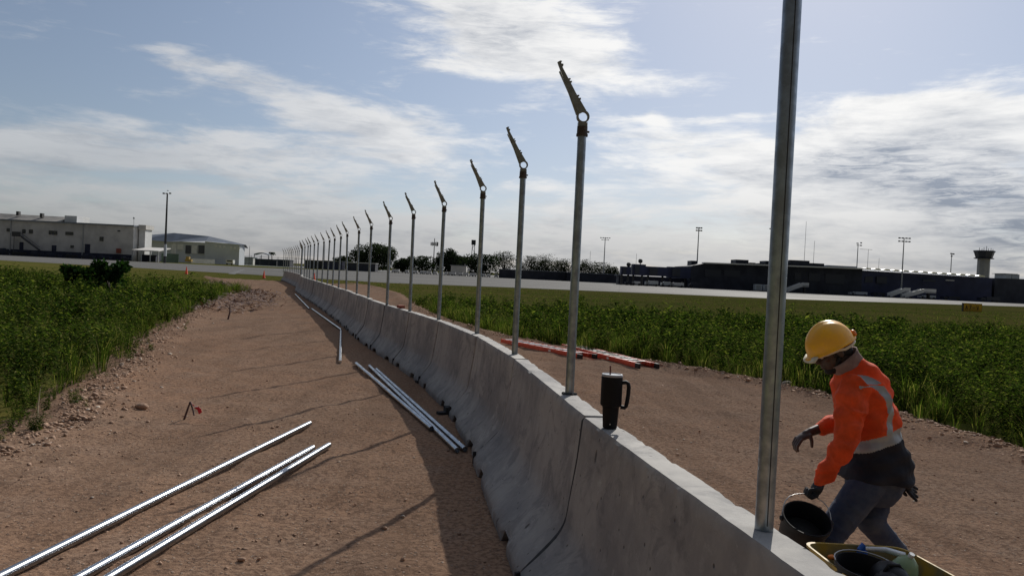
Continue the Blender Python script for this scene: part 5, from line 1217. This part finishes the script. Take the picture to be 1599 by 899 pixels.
hip_n, kn_n, an_n = pw(1354, 756, -.09), pw(1290, 842, -.14), pw(1303, 938, -.10)
hip_f, kn_f, an_f = pw(1374, 742, .09), pw(1359, 814, -.02), pw(1430, 897, .10)
for h_, k_, a_ in ((hip_n, kn_n, an_n), (hip_f, kn_f, an_f)): b.cap(h_, k_, .085, .055); b.cap(k_, a_, .052, .036)
# near hand: fist around the bail, far hand: hanging fingers
def finger(mb, pts, r0, r1):
    n_ = len(pts)
    for i in range(n_-1): mb.cap(pts[i], pts[i+1], r0+(r1-r0)*i/(n_-1), r0+(r1-r0)*(i+1)/(n_-1))
pn = wr_n+(pw(1270, 770, -.20)-wr_n)*.55                       # palm centre (near)
dN = (pw(1270, 772, -.20)-wr_n).normalized(); sdN = Vector((0, 1, 0)); fnN = dN.cross(sdN).normalized()
if fnN.x > 0: fnN = -fnN
PN = Matrix((dN, sdN, fnN)).transposed(); b.sph(wr_n+dN*.045, (.055, .046, .028), 14, 9, PN); b.cap(wr_n, wr_n+dN*.03, .027, .030)
grip = wr_n+dN*.088+fnN*.028
for k_ in range(4):
    o_ = sdN*(-.030+.020*k_); ln = (.9, 1.0, .97, .82)[k_]
    kn = wr_n+dN*.083+o_-fnN*.004
    finger(b, [kn, kn+dN*.026*ln+fnN*.018, kn+dN*.020*ln+fnN*.046*ln, kn-dN*.006+fnN*.050*ln], .0125, .0105)
finger(b, [wr_n+dN*.030-sdN*.034+fnN*.006, wr_n+dN*.052-sdN*.052+fnN*.024, wr_n+dN*.070-sdN*.040+fnN*.046], .013, .010)
dF = (pw(1249, 684, .19)-wr_f).normalized(); sdF = Vector((-.1, 1, .1)); sdF = (sdF-dF*sdF.dot(dF)).normalized(); fnF = dF.cross(sdF).normalized()
if fnF.z > 0: fnF = -fnF
PF = Matrix((dF, sdF, fnF)).transposed(); b.sph(wr_f+dF*.048, (.050, .041, .019), 14, 9, PF); b.cap(wr_f, wr_f+dF*.03, .026, .028)
for k_ in range(4):
    o_ = sdF*(-.032+.0215*k_); ln = (.95, 1.05, 1.0, .8)[k_]; kn = wr_f+dF*.088+o_; dn = Vector((-.25+.12*k_*.4, 0, -.97)).normalized()
    finger(b, [kn, kn+dF*.018*ln+dn*.030*ln, kn+dF*.012*ln+dn*.056*ln, kn+dn*.074*ln-dF*.004], .0095, .0072)
finger(b, [wr_f+dF*.026-sdF*.034, wr_f+dF*.040-sdF*.052+fnF*.028, wr_f+dF*.052-sdF*.050+fnF*.058], .0125, .0095)
body = b.build('body', [M['skin'], M['glove']], PW); remesh(body, .0052, 3)
mb_ = body.data; n_ = len(mb_.polygons); cb_ = np.zeros(n_*3, np.float32); mb_.polygons.foreach_get('center', cb_); cb_ = cb_.reshape(-1, 3)+np.array(world_loc(PW), np.float32)
gl_ = (np.linalg.norm(cb_-np.array(wr_n+dN*.06), axis=1) < .105) & (((cb_-np.array(wr_n))@np.array(dN)) > -.02); mb_.polygons.foreach_set('material_index', gl_.astype(np.int32)); mb_.update()
# hair / beard
mb = MB(); mb.sph(hl_(-.016, 0, .026), (.096, .079, .098), 18, 12, HM); mb.sph(hl_(-.058, 0, -.028), (.050, .062, .045), 14, 9, HM); part('hair', mb, M['hairm'], PW, True)
mb = MB(); mb.sph(hl_(.050, 0, -.094), (.040, .042, .028), 14, 9, HM)
for s_ in (-1, 1): mb.cap(hl_(.045, s_*.035, -.088), hl_(.004, s_*.066, -.035), .014, .010)
o_ = part('beard', mb, M['hairm'], PW, True)
for s_ in (-1, 1):
    mb = MB(); mb.sph(hl_(.080, s_*.030, .004), .0115, 10, 8); part('eye', mb, M['cream'], PW, True)
# jacket
def ring(px, py, a, w, dy=0, slope=0.0, n=28):
    c = pw(px, py, dy); ax_ = Vector((math.cos(slope), 0, math.sin(slope)))
    out_ = []
    for k in range(n):
        t = 2*math.pi*k/n; ct, st = math.cos(t), math.sin(t); q = 2.5
        out_.append(c+ax_*(math.copysign(abs(ct)**(2/q), ct)*a)+Vector((0, 1, 0))*(math.copysign(abs(st)**(2/q), st)*w))
    return out_
mb = MB()
mb.loft([ring(1366, 746, .196, .19, 0, .0), ring(1366, 741, .203, .195, 0, .0), ring(1367, 712, .178, .19, 0, .06), ring(1360, 682, .158, .188, 0, .10), ring(1352, 645, .150, .195, 0, .15),
         ring(1345, 612, .146, .20, 0, .22), ring(1339, 590, .130, .17, 0, .33), ring(1333, 575, .100, .120, 0, .48), ring(1326, 567, .078, .086, 0, .62)])
mb.cap(sh_n+Vector((-.002, .02, .0)), el_n, .090, .066); mb.cap(el_n, wr_n-(wr_n-el_n)*.06, .066, .044)
mb.sph(el_n+(wr_n-el_n)*.15, .064); mb.cap(sh_f+Vector((0, -.02, 0)), el_f, .092, .068); mb.cap(el_f, el_f+(wr_f-el_f)*.62, .068, .050)
# cloth folds
for (s_, e_, r_0) in ((sh_n, el_n, .080), (el_n, wr_n, .056)):
    for t in (.28, .5, .72, .9):
        c = s_.lerp(e_, t); ax_ = (e_-s_).normalized(); x_ = ax_.orthogonal().normalized(); y_ = ax_.cross(x_); rr_ = r_0*(1-.3*t)
        mb.tube([c+x_*math.cos(u)*rr_+y_*math.sin(u)*rr_+ax_*.04*math.sin(u+t*9) for u in [q*.5236 for q in range(12)]], .012, 6, True)
jk = mb.build('jacket', [M['hivis'], M['navy'], M['tape']], PW); remesh(jk, .0055, 2)
inv = world_loc(PW); me = jk.data
co = np.zeros(len(me.vertices)*3, np.float32); me.vertices.foreach_get('co', co); co = co.reshape(-1, 3)+np.array(inv, np.float32)
# soft vertical drape folds on the back
nrm_ = np.zeros(len(me.vertices)*3, np.float32); me.vertices.foreach_get('normal', nrm_); nrm_ = nrm_.reshape(-1, 3)
fold = .0085*(1-2*np.abs(np.sin(co[:, 0]*21+co[:, 1]*12+co[:, 2]*7+np.sin(co[:, 2]*13)*1.3))**.6)*np.clip(.4+np.sin(co[:, 2]*9+co[:, 1]*14), 0, 1)+.006*np.sin(co[:, 2]*38+co[:, 0]*30+co[:, 1]*11)+.0045*np.sin(co[:, 2]*71-co[:, 0]*22)
co2 = co+nrm_*fold[:, None]; me.vertices.foreach_set('co', (co2-np.array(inv, np.float32)).ravel()); me.update()
nrmp = np.zeros(len(me.polygons)*3, np.float32); me.polygons.foreach_get('normal', nrmp); nrmp = nrmp.reshape(-1, 3)
npoly = len(me.polygons); cen = np.zeros(npoly*3, np.float32); me.polygons.foreach_get('center', cen); cen = cen.reshape(-1, 3)+np.array(inv, np.float32)
# distances to sleeve axes decide what belongs to sleeves
def segd(P_, a, b):
    a, b = np.array(a), np.array(b); ab = b-a; t = np.clip(((P_-a)@ab)/(ab@ab), 0, 1); return np.linalg.norm(P_-(a+t[:, None]*ab), axis=1), t
def screen(P_):
    d = P_-np.array([0, 0, EYE]); x = d@np.array(right); y = d@np.array(up); z = d@np.array(fw); return 799.5+FPX*x/z, 449.5-FPX*y/z
zc = cen[:, 2]; xc = cen[:, 0]
ax0, ax1 = np.array(pw(1368, 742)), np.array(pw(1343, 600)); axd = (ax1-ax0)/np.linalg.norm(ax1-ax0); hgt = (cen-ax0)@axd        # height along the torso axis
d1, t1_ = segd(cen, sh_n, el_n); d2, t2_ = segd(cen, el_n, wr_n); d3, _ = segd(cen, sh_f, el_f); d4, _ = segd(cen, el_f, el_f+(wr_f-el_f)*.62)
slv_n = ((d1 < .098) & (t1_ > .12) & (cen[:, 1] < YM-.155)) | (d2 < .085) & (cen[:, 1] < YM-.13); slv_f = ((d3 < .098) & (cen[:, 1] > YM+.16)) | (d4 < .08)
tors = ~(slv_n | slv_f); mi = np.zeros(npoly, np.int32)
backness = (cen-np.array(pw(1345, 612)))@np.array([.95, 0, -.3])
wl = .205-.10*(xc-ax0[0])/.2*0
wc_ = np.array(pw(1372, 673)); hb = (cen-wc_)@np.array([-.40, 0, .917])
mi[tors & (hb < -.032)] = 1; mi[tors & (np.abs(hb) <= .032)] = 2
ac = np.array(pw(1326, 640)); ex_ = (cen[:, 0]-ac[0])/.150; ez_ = np.maximum(cen[:, 2]-ac[2], 0)/.195
rd = np.sqrt(ex_**2+ez_**2)
band = (np.abs(rd-1) < .135) & (ex_ > -.35) & (hb > -.02) & (np.abs(cen[:, 1]-YM) > .05) & ~((d2 < .07) & (t2_ > .1)) & (cen[:, 2] > ac[2]-.25)
ay_ = np.abs(cen[:, 1]-YM); band &= (cen[:, 2] < ac[2]+.172) | ((ay_ > .06) & (ay_ < .170))
mi[band] = 2
me.polygons.foreach_set('material_index', mi); me.update()
# collar
mb = MB(); r1 = ring(1325, 571, .090, .088, 0, .66); r2 = ring(1318, 563, .092, .082, 0, .70); r3 = ring(1314, 557, .098, .086, 0, .72); r4 = ring(1315, 558, .088, .076, 0, .72); r5 = ring(1320, 566, .078, .070, 0, .68)
mb.loft([r1, r2, r3, r4, r5], cap=False); part('collar', mb, M['collar'], PW, True)
# trousers
mb = MB(); mb.loft([ring(1366, 728, .135, .155), ring(1364, 745, .145, .165), ring(1363, 765, .140, .16), ring(1360, 782, .10, .13)])
mb.cap(hip_n, kn_n, .102, .078); mb.cap(kn_n, an_n, .076, .062); mb.cap(hip_f, kn_f, .102, .078); mb.cap(kn_f, an_f, .076, .058)
mb.sph(pw(1378, 752, .02), (.12, .14, .10))
for (s_, e_, r_0) in ((hip_n, kn_n, .094), (hip_f, kn_f, .094), (kn_f, an_f, .070)):
    for t in (.35, .6, .85, .98):
        c = s_.lerp(e_, t); ax_ = (e_-s_).normalized(); x_ = ax_.orthogonal().normalized(); y_ = ax_.cross(x_); rr_ = r_0*(1-.18*t)
        mb.tube([c+x_*math.cos(u)*rr_+y_*math.sin(u)*rr_+ax_*.03*math.sin(u+t*7) for u in [q*.5236 for q in range(12)]], .009, 6, True)
tr_ = mb.build('jeans', M['jeans'], PW); remesh(tr_, .008, 3)
# boots
for a_, toe_dir, pitch_ in ((an_n, Vector((-1, 0, 0)), 0), (an_f, Vector((-.8, 0, -.6)).normalized(), .3)):
    g_ = Vector((a_.x, a_.y, .0)); mb = MB(); zb_ = .045 if pitch_ == 0 else .16
    mb.cap(a_+Vector((0, 0, .04)), Vector((a_.x, a_.y, zb_+.02)), .058, .052); mb.cap(Vector((a_.x+.02, a_.y, zb_)), Vector((a_.x, a_.y, zb_))+toe_dir*.17, .045, .040); mb.sph(Vector((a_.x, a_.y, zb_))+toe_dir*.10+Vector((0, 0, .012)), (.09, .045, .042))
    bt = mb.build('boot', M['boot'], PW); remesh(bt, .008, 2)
# hard hat: local frame of the head
def hel(x, y, z): return hl_(x, y, z)
mb = MB(); rings = []; nR = 40
for j in range(13):
    t = j/12; ph = t*math.pi/2; rad = math.cos(ph); zz_ = math.sin(ph)
    rg = []
    for k in range(nR):
        an = 2*math.pi*k/nR; x_, y_ = math.cos(an), math.sin(an); rx = .140*rad; ry = .112*rad
        ridge = .006*math.exp(-(y_*rad/.16)**2)*(zz_ > .12)+.003*math.exp(-((abs(y_*rad)-.42)/.09)**2)*(zz_ > .2)
        rg.append(hel(x_*rx-.002, y_*ry, .038+.138*zz_+ridge*(.4+zz_)))
    rings.append(rg)
rings[-1] = [hel(-.002+math.cos(2*math.pi*k/nR)*.002, math.sin(2*math.pi*k/nR)*.002, .038+.138+.0095) for k in range(nR)]
def brimring(rx, ry, z, peak): return [hel(math.cos(an)*rx+peak*max(0, math.cos(an))**4-.002, math.sin(an)*ry, z-.012*max(0, math.cos(an))**2) for an in [2*math.pi*k/nR for k in range(nR)]]
rings = [brimring(.132, .104, .030, 0), brimring(.150, .118, .024, .012), brimring(.152, .120, .028, .012), brimring(.142, .114, .036, .004)]+rings
mb.loft(rings); shell = part('hard_hat', mb, M['helmet'], PW, True); 
mb = MB(); pk = []
for y_ in np.linspace(-.085, .085, 9):
    f_ = math.sqrt(max(0, 1-(y_/.10)**2)); pk.append([hel(.110+.02*f_, y_, .030), hel(.128+.040*f_, y_, .008), hel(.126+.040*f_, y_, .003), hel(.105+.02*f_, y_, .022)])
mb.loft(pk); part('hat_peak', mb, M['cream'], shell, True)
mb = MB(); mb.sph(hel(-.152, 0, .045), (.016, .022, .020), 12, 8, HM); mb.cyl(hel(-.150, -.03, .040), hel(-.150, .03, .040), .010, n=8); part('ratchet_knob', mb, M['orange'], shell, True)
mb = MB(); mb.tube([hel(math.cos(u)*.128-.004, math.sin(u)*.100, .018-.012*(math.cos(u) < 0)) for u in [q*.2618 for q in range(24)]], .009, 6, True); part('head_band', mb, M['cream'], shell, True)

# glove hanging from the back pocket
gp = pw(1401, 748, .02); GL = thing('work_glove', gp, 'black work glove hanging from the back pocket of the worker', 'glove')
mb = MB(); dG = (pw(1422, 765)-gp).normalized(); sG = Vector((0, 1, 0)); nG = dG.cross(sG); PG = Matrix((dG, sG, nG)).transposed(); mb.sph(gp+dG*.045, (.055, .040, .020), 12, 8, PG); mb.sph(gp+dG*.005, (.03, .036, .024), 10, 8, PG)
for k_ in range(4): 
    o_ = sG*(-.03+.02*k_)+nG*(-.022+.016*k_); finger(mb, [gp+dG*.075+o_*.8, gp+dG*.10+o_*1.1, gp+dG*(.128+.006*(k_ % 2))+o_*1.35], .012, .0095)
finger(mb, [gp+dG*.03-nG*.012, gp+dG*.06-nG*.034, gp+dG*.09-nG*.040], .012, .010)
ob = mb.build('leather', M['glove'], GL); remesh(ob, .005, 2)

# bucket in the near hand
bc_ = at(1261, 808, YM-.34); axB = Vector((.06, -.45, .89)).normalized(); xB = axB.cross(Vector((0, 1, 0))).normalized(); yB = axB.cross(xB)
BK = thing('bucket', bc_-axB*.26, 'black mortar bucket with wire bail carried in the gloved hand of the worker', 'bucket')
def rv(prof, n=36, c=bc_, ax_=axB, x_=xB, y_=yB): return [[c+ax_*z+(x_*math.cos(2*math.pi*k/n)+y_*math.sin(2*math.pi*k/n))*r for k in range(n)] for r, z in prof]
mb = MB(); mb.loft(rv([(.0, -.25), (.100, -.25), (.104, -.245), (.126, -.03), (.131, -.03), (.133, -.004), (.130, .0), (.124, -.002), (.119, -.03), (.098, -.235), (.0, -.235)]), cap=False); autosmooth(part('shell', mb, M['blackp'], BK), 40)
mb = MB(); mb.loft(rv([(.0, -.10), (.112, -.105), (.112, -.115), (.0, -.115)]), cap=False); part('mortar', mb, M['mortar'], BK, True)
gp_ = wr_n+dN*.096+fnN*.022
pL, pR = bc_-xB*.134-axB*.02, bc_+xB*.134-axB*.02
if pL.x > pR.x: pL, pR = pR, pL
mb = MB(); bp = [pL]
for t in (.12, .25, .4, .55, .7, .85, .95): 
    q = pL.lerp(gp_, t); bulge = math.sin(t*math.pi)*.055; bp.append(q+Vector((-bulge*.8, 0, bulge*.8)))
bp += [gp_+Vector((-.012, 0, .0)), gp_+Vector((.02, 0, 0))]
for t in (.15, .35, .55, .75, .9): 
    q = gp_.lerp(pR, t); bulge = math.sin(t*math.pi)*.035; bp.append(q+Vector((bulge, 0, bulge*.5)))
bp.append(pR); mb.tube(bp, .0028, 8); part('bail', mb, M['wire'], BK, True)
for p_ in (pL, pR): mb = MB(); mb.sph(p_, (.014, .014, .016), 10, 6); part('ear', mb, M['blackp'], BK, True)

# wheelbarrow with tools
zr = .615; c00, c10, c11 = on(1266, 854, zr), on(1408, 856, zr), on(1497, 905, zr); 
c00 = Vector((c00.x-.01, c10.y+.01, zr)); c11 = c10+(c11-c10)*2.0; c01 = Vector((c00.x+.06, c11.y, zr)); cc = (c00+c10+c11+c01)/4
WB = thing('wheelbarrow', (cc.x, cc.y, 0), 'yellow wheelbarrow tray full of tools behind the barrier at the lower right', 'wheelbarrow')
def rr_poly(pts, z, k, n=5, rad=.07):
    out_ = []; N = len(pts); c = sum((Vector((p_.x, p_.y, 0)) for p_ in pts), Vector())/N
    P2 = [c+(Vector((p_.x, p_.y, 0))-c)*k for p_ in pts]
    for i in range(N):
        a_, b_, d_ = P2[i-1], P2[i], P2[(i+1) % N]; u = (a_-b_).normalized()*rad; w = (d_-b_).normalized()*rad
        for q in range(n+1):
            t = q/n; out_.append(Vector(((b_+u)*(1-t)**2+b_*2*t*(1-t)+(b_+w)*t*t)[:2]+(z,)))
    return out_
tp = [c00, c10, c11, c01]
mb = MB(); mb.loft([rr_poly(tp, zr-.21, .90), rr_poly(tp, zr-.006, 1.0), rr_poly(tp, zr-.006, 1.03), rr_poly(tp, zr+.006, 1.03), rr_poly(tp, zr+.006, .99), rr_poly(tp, zr-.20, .885)]); autosmooth(part('tray', mb, M['yellowt'], WB), 50)
mb = MB()
for s_ in (-1, 1): mb.cyl((cc.x+s_*.2, c11.y-.55, .62), (cc.x+s_*.10, c00.y+.25, .32), .016, n=8)
part('handle_bar', mb, M['wood'], WB)
for s_ in (-1, 1): mb = MB(); mb.tube([(cc.x+s_*.18, cc.y-.05, .45), (cc.x+s_*.2, cc.y-.15, .02), (cc.x+s_*.2, cc.y-.30, .02), (cc.x+s_*.18, cc.y-.32, .48)], .014, 6); part('leg', mb, M['pole'], WB)
mb = MB(); wc = Vector((cc.x, c00.y+.22, .19)); mb.tube([wc+Vector((0, math.cos(u)*.15, math.sin(u)*.15)) for u in [q*.3927 for q in range(16)]], .04, 8, True); wh = part('wheel', mb, M['black'], WB, True)
mb = MB(); mb.cyl(wc-Vector((.03, 0, 0)), wc+Vector((.03, 0, 0)), .115, n=20); mb.build('rim', M['whitew'], wh)
# items in it
mb = MB(); r5 = np.random.default_rng(12)
for q in range(26):
    u, v_ = r5.uniform(.12, .88), r5.uniform(.05, .9); c_ = c00.lerp(c10, u).lerp(c01.lerp(c11, u), v_); mb.sph((c_.x, c_.y, zr-.115+r5.uniform(-.02, .03)), (r5.uniform(.08, .13), r5.uniform(.08, .13), r5.uniform(.04, .07)), 10, 7)
SK = thing('plastic_sack', (cc.x, cc.y, zr-.19), 'crumpled black plastic sack filling the bottom of the yellow wheelbarrow', 'sack'); ob = mb.build('sheet', M['blackp'], SK); remesh(ob, .014, 2)
p_ = on(1340, 868, .655); TBK = thing('bucket', (p_.x, p_.y, .44), 'black bucket with metal bail standing in the yellow wheelbarrow', 'bucket')
mb = MB(); q_ = Vector((p_.x, p_.y-.09, .645)); axb = Vector((.05, -.1, .99)).normalized(); xb_ = axb.cross(Vector((0, 1, 0))).normalized(); yb_ = axb.cross(xb_)
mb.loft(rv([(.0, -.2), (.10, -.2), (.132, -.02), (.138, -.02), (.138, 0), (.130, 0), (.10, -.19), (0, -.19)], c=q_, ax_=axb, x_=xb_, y_=yb_), cap=False); autosmooth(part('shell', mb, M['blackp'], TBK), 40)
mb = MB(); mb.tube([q_+xb_*math.cos(u)*.140+yb_*math.sin(u)*.140+axb*(.008+.0*u) for u in [math.pi*(.95+q*.085) for q in range(13)]], .003, 6); part('bail', mb, M['wire'], TBK, True)
p_ = on(1385, 876, .66); TB = thing('tool_bag', (p_.x, p_.y-.06, .45), 'black tool bag wedged in the wheelbarrow right of its bucket', 'tool bag')
mb = MB(); mb.sph((p_.x+.005, p_.y-.04, .55), (.085, .15, .12), 16, 10); mb.sph((p_.x-.03, p_.y-.10, .54), (.08, .12, .11), 12, 8); part('pouch', mb, M['blackp'], TB, True)
mb = MB(); mb.tube([(p_.x-.05, p_.y-.08, .64), (p_.x-.03, p_.y-.07, .67), (p_.x+.02, p_.y-.07, .67), (p_.x+.04, p_.y-.08, .64)], .008, 6); part('strap', mb, M['blackp'], TB, True)
a_, b_ = at(1352, 856, 3.66), at(1413, 867, 3.60); mb = MB(); mb.tube([a_, a_.lerp(b_, .5)+Vector((0, 0, .012)), b_], [.010, .013, .015], 10); tag(mb.build('mortar_trowel', M['trim'], loc=a_, smooth=True), 'pale grey tool handle lying across the wheelbarrow tray', 'tool')
a_ = on(1424, 886, .60); BT = thing('plastic_bottle', (a_.x, a_.y, .47), 'clear greenish plastic bottle at the right side of the wheelbarrow', 'bottle'); axb = Vector((.15, -.35, .92)).normalized(); xb_ = axb.cross(Vector((0, 1, 0))).normalized(); yb_ = axb.cross(xb_)
q_ = at(1422, 869, 3.50)
mb = MB(); mb.loft(rv([(.004, .0), (.022, -.006), (.045, -.03), (.062, -.075), (.068, -.11), (.068, -.19), (.058, -.20), (0, -.2)], c=q_, ax_=axb, x_=xb_, y_=yb_), cap=False); autosmooth(part('shell', mb, M['bottle'], BT), 60); mb = MB(); mb.cyl(q_, q_+axb*.018, .013, n=12); part('cap', mb, M['whitew'], BT)
a_ = at(1347, 853, 3.78); mb = MB(); mb.cyl(a_-Vector((.012, 0, .02)), a_+Vector((.012, 0, .008)), .017, .020, n=12); mb.cyl(a_-Vector((0, 0, .06)), a_-Vector((.002, 0, .015)), .028, .024, n=12); tag(mb.build('spray_can', M['blue'], loc=a_), 'small blue capped can at the far rim of the wheelbarrow', 'can')
a_ = at(1299, 869, 3.74); mb = MB(); mb.sph(a_, (.022, .016, .012), 10, 7); mb.cyl(a_, a_+Vector((.04, 0, -.02)), .009, n=8); tag(mb.build('tool_grip', M['orange'], loc=a_, smooth=True), 'orange tool grip at the left side of the wheelbarrow', 'tool')
